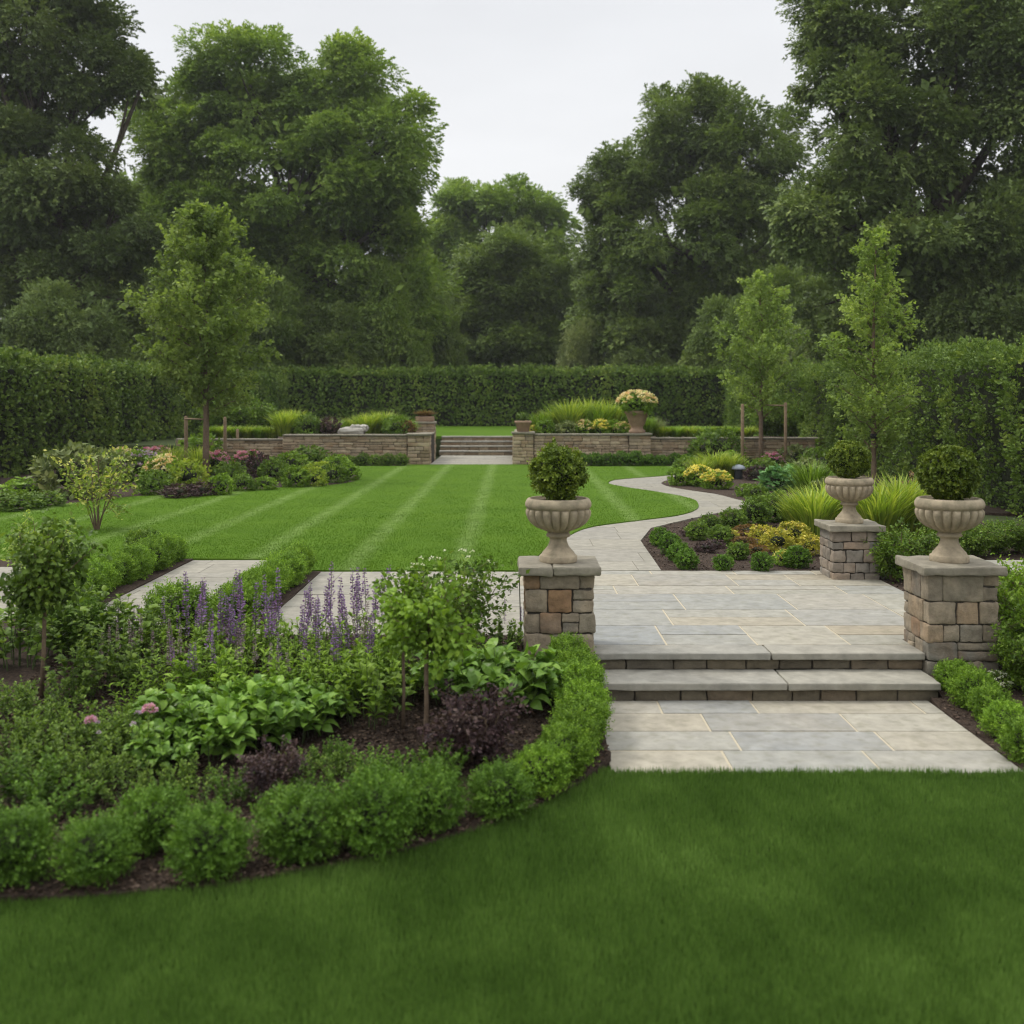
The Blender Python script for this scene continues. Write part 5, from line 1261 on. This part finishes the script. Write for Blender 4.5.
# ------------------------------------------------------------------ far right bed
FR = [(MG, 'green_mound_plant', 'green mound at the path tip of the far right bed', 681, 486, 24, 22), (MYF, 'yellow_flowers', 'mound of yellow flowers by the curved path, left half', 701, 487, 28, 26), (MYF, 'yellow_flowers', 'mound of yellow flowers by the curved path, right half', 718, 490, 28, 24),
      (MG, 'green_mound_plant', 'green mound in front of the path light', 748, 497, 22, 16), (MG, 'green_mound_plant', 'green mound right of the path light', 757, 499, 22, 18), (MH, 'hosta', 'blue green hosta with big leaves by the path, left one', 779, 492, 32, 28), (MH, 'hosta', 'blue green hosta with big leaves by the path, right one', 797, 490, 30, 28),
      (MG, 'green_mound_plant', 'green mound behind the yellow flowers', 690, 476, 30, 24), (MG, 'green_mound_plant', 'green mound left of the taller stake', 732, 474, 30, 28), (MGR, 'grey_plant', 'grey green plant behind the hostas', 806, 490, 40, 38), (MG, 'green_mound_plant', 'green mound under the shorter right young tree', 765, 478, 30, 24),
      (MD, 'purple_low_plant', 'purplish plant under the shorter right young tree', 757, 481, 22, 18), (MP, 'pink_flowers', 'pinkish flowers between the right stakes', 775, 470, 26, 22), (MGR, 'grey_plant', 'grey green plant right of the right stake', 800, 470, 34, 30), (MG, 'green_mound_plant', 'tall green plant against the right hedge', 825, 480, 40, 40),
      (MG, 'green_mound_plant', 'green plant at the foot of the right hedge behind the urn', 845, 500, 36, 34), (MGR, 'grey_plant', 'grey plant behind the short pinkish pillar', 835, 505, 32, 34), (MG, 'green_mound_plant', 'lime mound at the far wall beside the round dark shrub', 755, 455, 34, 26), (MG, 'green_mound_plant', 'green mound far behind the right stake', 790, 455, 36, 26)]
for k, nm, lb, a, c, wd, h in FR:
    mput(k, nm, lb, a, c, wd, h, 0, .35, 'mounds of the far right bed')
for a, c, h, lb in [(700, 480, 20, 'left end'), (715, 478, 24, 'middle'), (730, 478, 22, 'right end')]:
    gput(LG, 'pale yellow lily clump behind the yellow flowers, ' + lb, a, c, h, 1.1, 0, 'pale lily clumps', 'lily_clump', 'plant')
gput(GG, 'green grass clump beside the hostas', 812, 500, 34, 1.1)
fo, st = MIDSH[0]
ball(718, 446.3, 26, 0, 'round dark green shrub at the end of the right retaining wall', None, [ball_mesh('round_shrub', .25, 2400, .035, 'mid', 349, .12, LEAF, .4, .85, None, (.6, 1.08), .6)], .95, 'round_shrub')
b = MB(); b.lathe([(0, 0), (.085, 0), (.09, .01), (.09, .2), (.085, .22), (0, .22)], 20); base = b.mesh('lamp_body', M['lampmetal'])
b = MB(); b.lathe([(0, .215), (.15, .215), (.155, .23), (.14, .27), (.1, .3), (.04, .32), (0, .322)], 24)
X, Y, Z = G(738.5, 479)
thing('path_light', [('body', base), ('cap', b.mesh('lamp_cap', M['lampcap']))], 'small dark path light with grey cap among the low plants', 'lamp', (X, Y, 0), 0, 1.25)
b = MB(); b.tube([(0, 0, -.05), (0, 0, .45), (.01, 0, .5)], [.16, .15, .13], 12); X, Y, Z = G(774, 461)
thing('wooden_stump', b.mesh('stump', M['timber']), 'short reddish brown stump between the right stakes', 'stump', (X, Y, 0), 0, 1.0)
for i in range(9):
    ball(582 + i * 13.3, 459.6 + R.uniform(-.3, .3), 9, 0, 'low bush, ' + ORD[i] + ' from the left, foot of right retaining wall', 'low bushes at the foot of the right wall', BOXF, .95)

# ------------------------------------------------------------------ far left bed
FL = [(MG, 'green_mound_plant', 'green mound, first from the right at the lawn edge of the far left bed', 348, 481, 22, 20), (MG, 'green_mound_plant', 'green mound, second from the right at the lawn edge of the far left bed', 332, 484, 28, 22), (ML, 'yellow_green_plant', 'yellowish mound at the lawn edge of the far left bed, left of the green mounds', 311, 487, 28, 22), (MG, 'green_mound_plant', 'green mound left of the yellowish one at the far left bed edge', 293, 488, 28, 24),
      (MG, 'green_mound_plant', 'small round mound, third from the staked tree in the far left bed', 264, 491, 22, 16), (MG, 'green_mound_plant', 'small round mound, second from the staked tree in the far left bed', 240, 492, 24, 20), (MG, 'green_mound_plant', 'round dark mound next to the staked tree trunk', 219, 496, 25, 24), (MD, 'purple_low_plant', 'purplish low plant left of the staked tree', 200, 497, 26, 16),
      (MD, 'purple_low_plant', 'purplish low plant under the yellow green mound', 176, 499, 34, 16), (ML, 'yellow_green_plant', 'yellow green flowering mound in front of the thick stake', 185, 490, 36, 34), (MC, 'pale_flowers', 'cream and pink flowering plant left of the thick stake', 160, 488, 36, 36), (MG, 'green_mound_plant', 'dark green mound left of the cream flowers', 150, 496, 32, 28),
      (MP, 'pink_flowers', 'pinkish flowers behind the airy shrub', 138, 482, 40, 34), (MP, 'pink_flowers', 'mauve flowers behind the cream ones', 152, 470, 34, 26), (MP, 'pink_flowers', 'pink flowers between the left stakes', 213, 476, 28, 28), (MP, 'pink_flowers', 'pink flowers right of the left stakes', 246, 474, 30, 26), (MD, 'purple_low_plant', 'maroon leaved plant right of the left stakes', 258, 478, 30, 26),
      (MG, 'green_mound_plant', 'green plant behind the third small mound', 272, 482, 30, 26), (MG, 'green_mound_plant', 'green plant in the middle of the far left bed', 228, 484, 30, 24), (MG, 'green_mound_plant', 'green plant towards the left wall', 290, 474, 34, 24), (ML, 'yellow_green_plant', 'yellow mound towards the left wall', 318, 478, 32, 18), (MG, 'green_mound_plant', 'green plant at the wall end of the far left bed', 335, 474, 30, 20),
      (MG, 'green_mound_plant', 'green plant at the foot of the left wall behind the bed', 308, 468, 36, 24), (MGR, 'grey_plant', 'large silver grey shrub at the left hedge', 64, 500, 66, 60), (MGR, 'grey_plant', 'silver grey shrub behind the airy shrub', 100, 488, 46, 40), (MG, 'green_mound_plant', 'green soft low plant at the left edge of the lawn, rear', 20, 499, 50, 22), (MG, 'green_mound_plant', 'green soft low plant at the left edge of the lawn, front', 10, 512, 46, 20),
      (MG, 'green_mound_plant', 'green soft low plant at the left edge next to the silver shrub', 40, 508, 36, 18), (MC, 'pale_flowers', 'pale flowers behind the airy shrub near the hedge', 118, 474, 34, 28), (MG, 'green_mound_plant', 'green plant under the left hedge behind the stakes', 195, 466, 44, 34), (MG, 'green_mound_plant', 'green bush behind the staked tree', 240, 458, 50, 34)]
for k, nm, lb, a, c, wd, h in FL:
    mput(k, nm, lb, a, c, wd, h * 1.12, 0, .35, 'mounds of the far left bed')
gput(LG, 'lime grass beside the thick stake in the far left bed', 172, 478, 28, .7)
gput(LG, 'lime grass between the far left stakes', 198, 476, 26, .7)
for i in range(6):
    ball(336 + i * 13, 460.4, 8, 0, 'low bush, ' + ORD[i] + ' from the left, foot of left retaining wall', 'low bushes at the foot of the left wall', BOXD, .95)

# ------------------------------------------------------------------ planting above the far wall
ZW = .96
for x0, x1, y0, y1 in ((-7.7, -3.0, 37.28, 40.5), (.65, 4.5, 37.28, 41.0), (-11.5, -7.7, 37.62, 41), (4.55, 10.8, 37.62, 41.5)):
    structure('soil_bed', sheet_mesh('wall_top_soil', [(x0, y0), (x1, y0), (x1, y1), (x0, y1)], ZW - (.16 if abs((x0 + x1) / 2) > 6 else .06), .5, 'soil', .4))
ti = 0
side_words = {0: 'left', 1: 'right'}
rowsA = [(284, .95), (292, 1.0), (318, .6), (328, .75), (340, .6), (352, .7), (364, .85), (374, .9), (384, .95), (394, .8), (404, .7), (411, .55)]
for i, (a, h) in enumerate(rowsA):
    Y = 38.4 + (i % 3) * .5; X = (a - VX) * Y / FPX
    k = [LG, LG, GG, RG, GG, LG, LG, LG, LG, GG, GG, GG][i]
    thing('ornamental_grass', k[i % len(k)], 'grass clump, ' + ORD[i] + ' from the left on top of the left retaining wall', 'grass', (X, Y, .9), i * 1.1, (h * 1.2, h * 1.2, h * 1.2), 'grasses on the left wall')
rowsB = [(540, .7), (550, .8), (560, .95), (570, 1.05), (580, .95), (590, 1.1), (598, .9), (607, 1.05), (615, .9), (648, .6), (655, .55)]
for i, (a, h) in enumerate(rowsB):
    Y = 38.3 + (i % 3) * .5; X = (a - VX) * Y / FPX
    k = [GG, LG, GG, LG, GG, LG, GG, LG, GG, GG, RG][i]
    thing('ornamental_grass', k[i % len(k)], 'grass clump, ' + ORD[i] + ' from the left on top of the right retaining wall', 'grass', (X, Y, .9), i * 1.3, (h * 1.3, h * 1.3, h * 1.55), 'grasses on the right wall')
WT = [(MG, 308, 37.9, .45, 'green mound between the two lime grass groups on the left wall'), (MD, 330, 37.8, .38, 'brownish mound beside the boulder on the left wall'), (MG, 396, 37.8, .42, 'dark green mound near the left pier on the wall'), (MR, 405, 38.0, .4, 'rusty mound next to the left pier on the wall'), (MY, 530, 37.9, .28, 'yellow flowered tuft beside the round pot'),
      (MG, 545, 37.7, .35, 'small mound, left on the right wall'), (MGR, 566, 37.7, .32, 'grey mound on the right wall'), (MC, 585, 37.7, .34, 'cream flowered mound on the right wall'), (MYF, 600, 37.7, .34, 'yellowish mound on the right wall'), (MG, 614, 37.7, .34, 'green mound left of the flower urn'), (MC, 622, 37.6, .3, 'pale flowers at the foot of the flower urn')]
for i, (k, a, Y, r, lb) in enumerate(WT):
    thing('wall_top_plant', k[i % len(k)], lb, 'plant', ((a - VX) * Y / FPX, Y, .9), i * .9, r / .35, 'mounds on the far walls')
for i, a in enumerate(range(662, 760, 14)):
    thing('ornamental_grass', (GG if i % 2 else LG)[i % 2], 'low grass clump, ' + ORD[i] + ' from the left behind the lower right wall', 'grass', ((a - VX) * 38.6 / FPX, 38.6, .8), i * 1.2, (.9, .9, .6), 'grasses behind the lower right wall')
for i, a in enumerate(range(212, 284, 12)):
    thing('ornamental_grass', (LG if i % 2 else GG)[i % 2], 'low grass clump, ' + ORD[i] + ' from the left behind the lower left wall', 'grass', ((a - VX) * 38.6 / FPX, 38.6, .8), i * 1.2, (.9, .9, .6), 'grasses behind the lower left wall')
for a, Y, h, lb in ((250, 42, 1.6, 'bushy shrub behind the staked tree above the low wall'), (268, 43, 1.2, 'smaller shrub above the low wall left of the grasses'), (222, 42, 1.5, 'shrub above the low wall at the left hedge'), (770, 42, 1.5, 'shrub above the low wall at the right stakes'), (800, 41, 1.6, 'shrub above the low wall at the right hedge')):
    k = MIDSH[int(a) % 2]
    thing('leafy_shrub', [('foliage', k[0]), ('stem', k[1])], lb, 'shrub', ((a - VX) * Y / FPX, Y, ZU), a, (h * 1.4, h * 1.4, h * 1.2), 'shrubs above the low walls')

# ------------------------------------------------------------------ grass and bark chips
def blades(name, pts, z, h, wd, m, q, lean=.35, bscale=0, bump=0):
    b = MB(); n = len(pts)
    zz = np.full(n, z) + (bump * noise3(np.column_stack([pts, pts[:, 0] * 0]), bscale) if bump else 0)
    P = np.column_stack([pts, zz - .004])
    a = q.uniform(0, 6.283, n); o = np.stack([np.cos(a), np.sin(a), np.zeros(n)], 1)
    cl = noise3(np.column_stack([pts, pts[:, 0] * 0]), 2.0)
    D = o * q.uniform(.05, lean * 2, n)[:, None] + np.array([0, 0, 1.0])
    rn = np.clip(.45 + .1 * cl + .12 * noise3(np.column_stack([pts, pts[:, 1] * 0]), 7.0) + q.normal(size=n) * .22, 0, 1)
    b.leaves(BLADE, P, D, -o + np.array([0, 0, .3]), h * q.uniform(.55, 1.2, n) * (1 + .18 * cl), rn, 0, wd * q.uniform(.7, 1.3, n))
    return b.mesh(name, M[m])
q = np.random.default_rng(401)
N = 600000; y = 3.9 + 3.6 * q.uniform(0, 1, N) ** 1.0; x = q.uniform(-1, 1, N) * (y * .56 + .8) 
p = np.column_stack([x, y]); p = p[in_poly(p, np.array(front_lawn))]
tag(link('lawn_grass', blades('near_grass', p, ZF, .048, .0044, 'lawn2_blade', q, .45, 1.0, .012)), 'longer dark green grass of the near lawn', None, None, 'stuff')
p = np.column_stack([q.uniform(.62, 3.5, 5000), 7.47 - .09 * q.uniform(0, 1, 5000) ** 1.6])
p[:, 1] += .012 * noise3(np.column_stack([p[:, 0], p[:, 0] * 0, p[:, 0] * 0]), 5.0)
tag(link('lawn_grass', blades('edge_grass', p, ZF + .005, .058, .0046, 'lawn2_blade', q, .6)), 'grass leaning over the edge of the landing paving', None, None, 'stuff')
N = 380000; t = q.uniform(0, 1, N); y = 1 / (1 / 14.15 + t * (1 / 37.0 - 1 / 14.15)); x = q.uniform(-1, 1, N) * (y * .48 + .5)
p = np.column_stack([x, y]); p = p[in_poly(p, np.array(main_lawn))]
mb_h = .03
tag(link('lawn_grass', blades('far_grass', p, .02, .02, .009, 'lawn_blade', q, .6, .7, .006)), 'short striped mown grass of the main lawn', None, None, 'stuff')
def chips(outline, zf, n, box, q, s=(.012, .035)):
    p = np.column_stack([q.uniform(box[0], box[1], n), q.uniform(box[2], box[3], n)]); p = p[in_poly(p, np.array(outline))]
    z = np.array([zf(*v) for v in p]) if callable(zf) else np.full(len(p), zf)
    b = MB(); a = q.uniform(0, 6.283, len(p))
    D = np.stack([np.cos(a), np.sin(a), q.normal(size=len(p)) * .25], 1)
    b.leaves(ROUND, np.column_stack([p, z + q.uniform(.002, .02, len(p))]), D, np.array([0, 0, 1.0]) + q.normal(size=(len(p), 3)) * .4, q.uniform(s[0], s[1], len(p)), q.uniform(0, 1, len(p)) ** 1.3)
    return b.mesh('bark_chips', M['chips'])
tag(link('bark_chips', chips(left_bed, zbed, 60000, (-4, .7, 5.6, 10.4), q)), 'loose bark chips on the left bed', None, None, 'stuff')
tag(link('bark_chips', chips(right_front, zbed_r, 26000, (1.9, 6, 7.4, 22), q)), 'loose bark chips on the right bed', None, None, 'stuff')
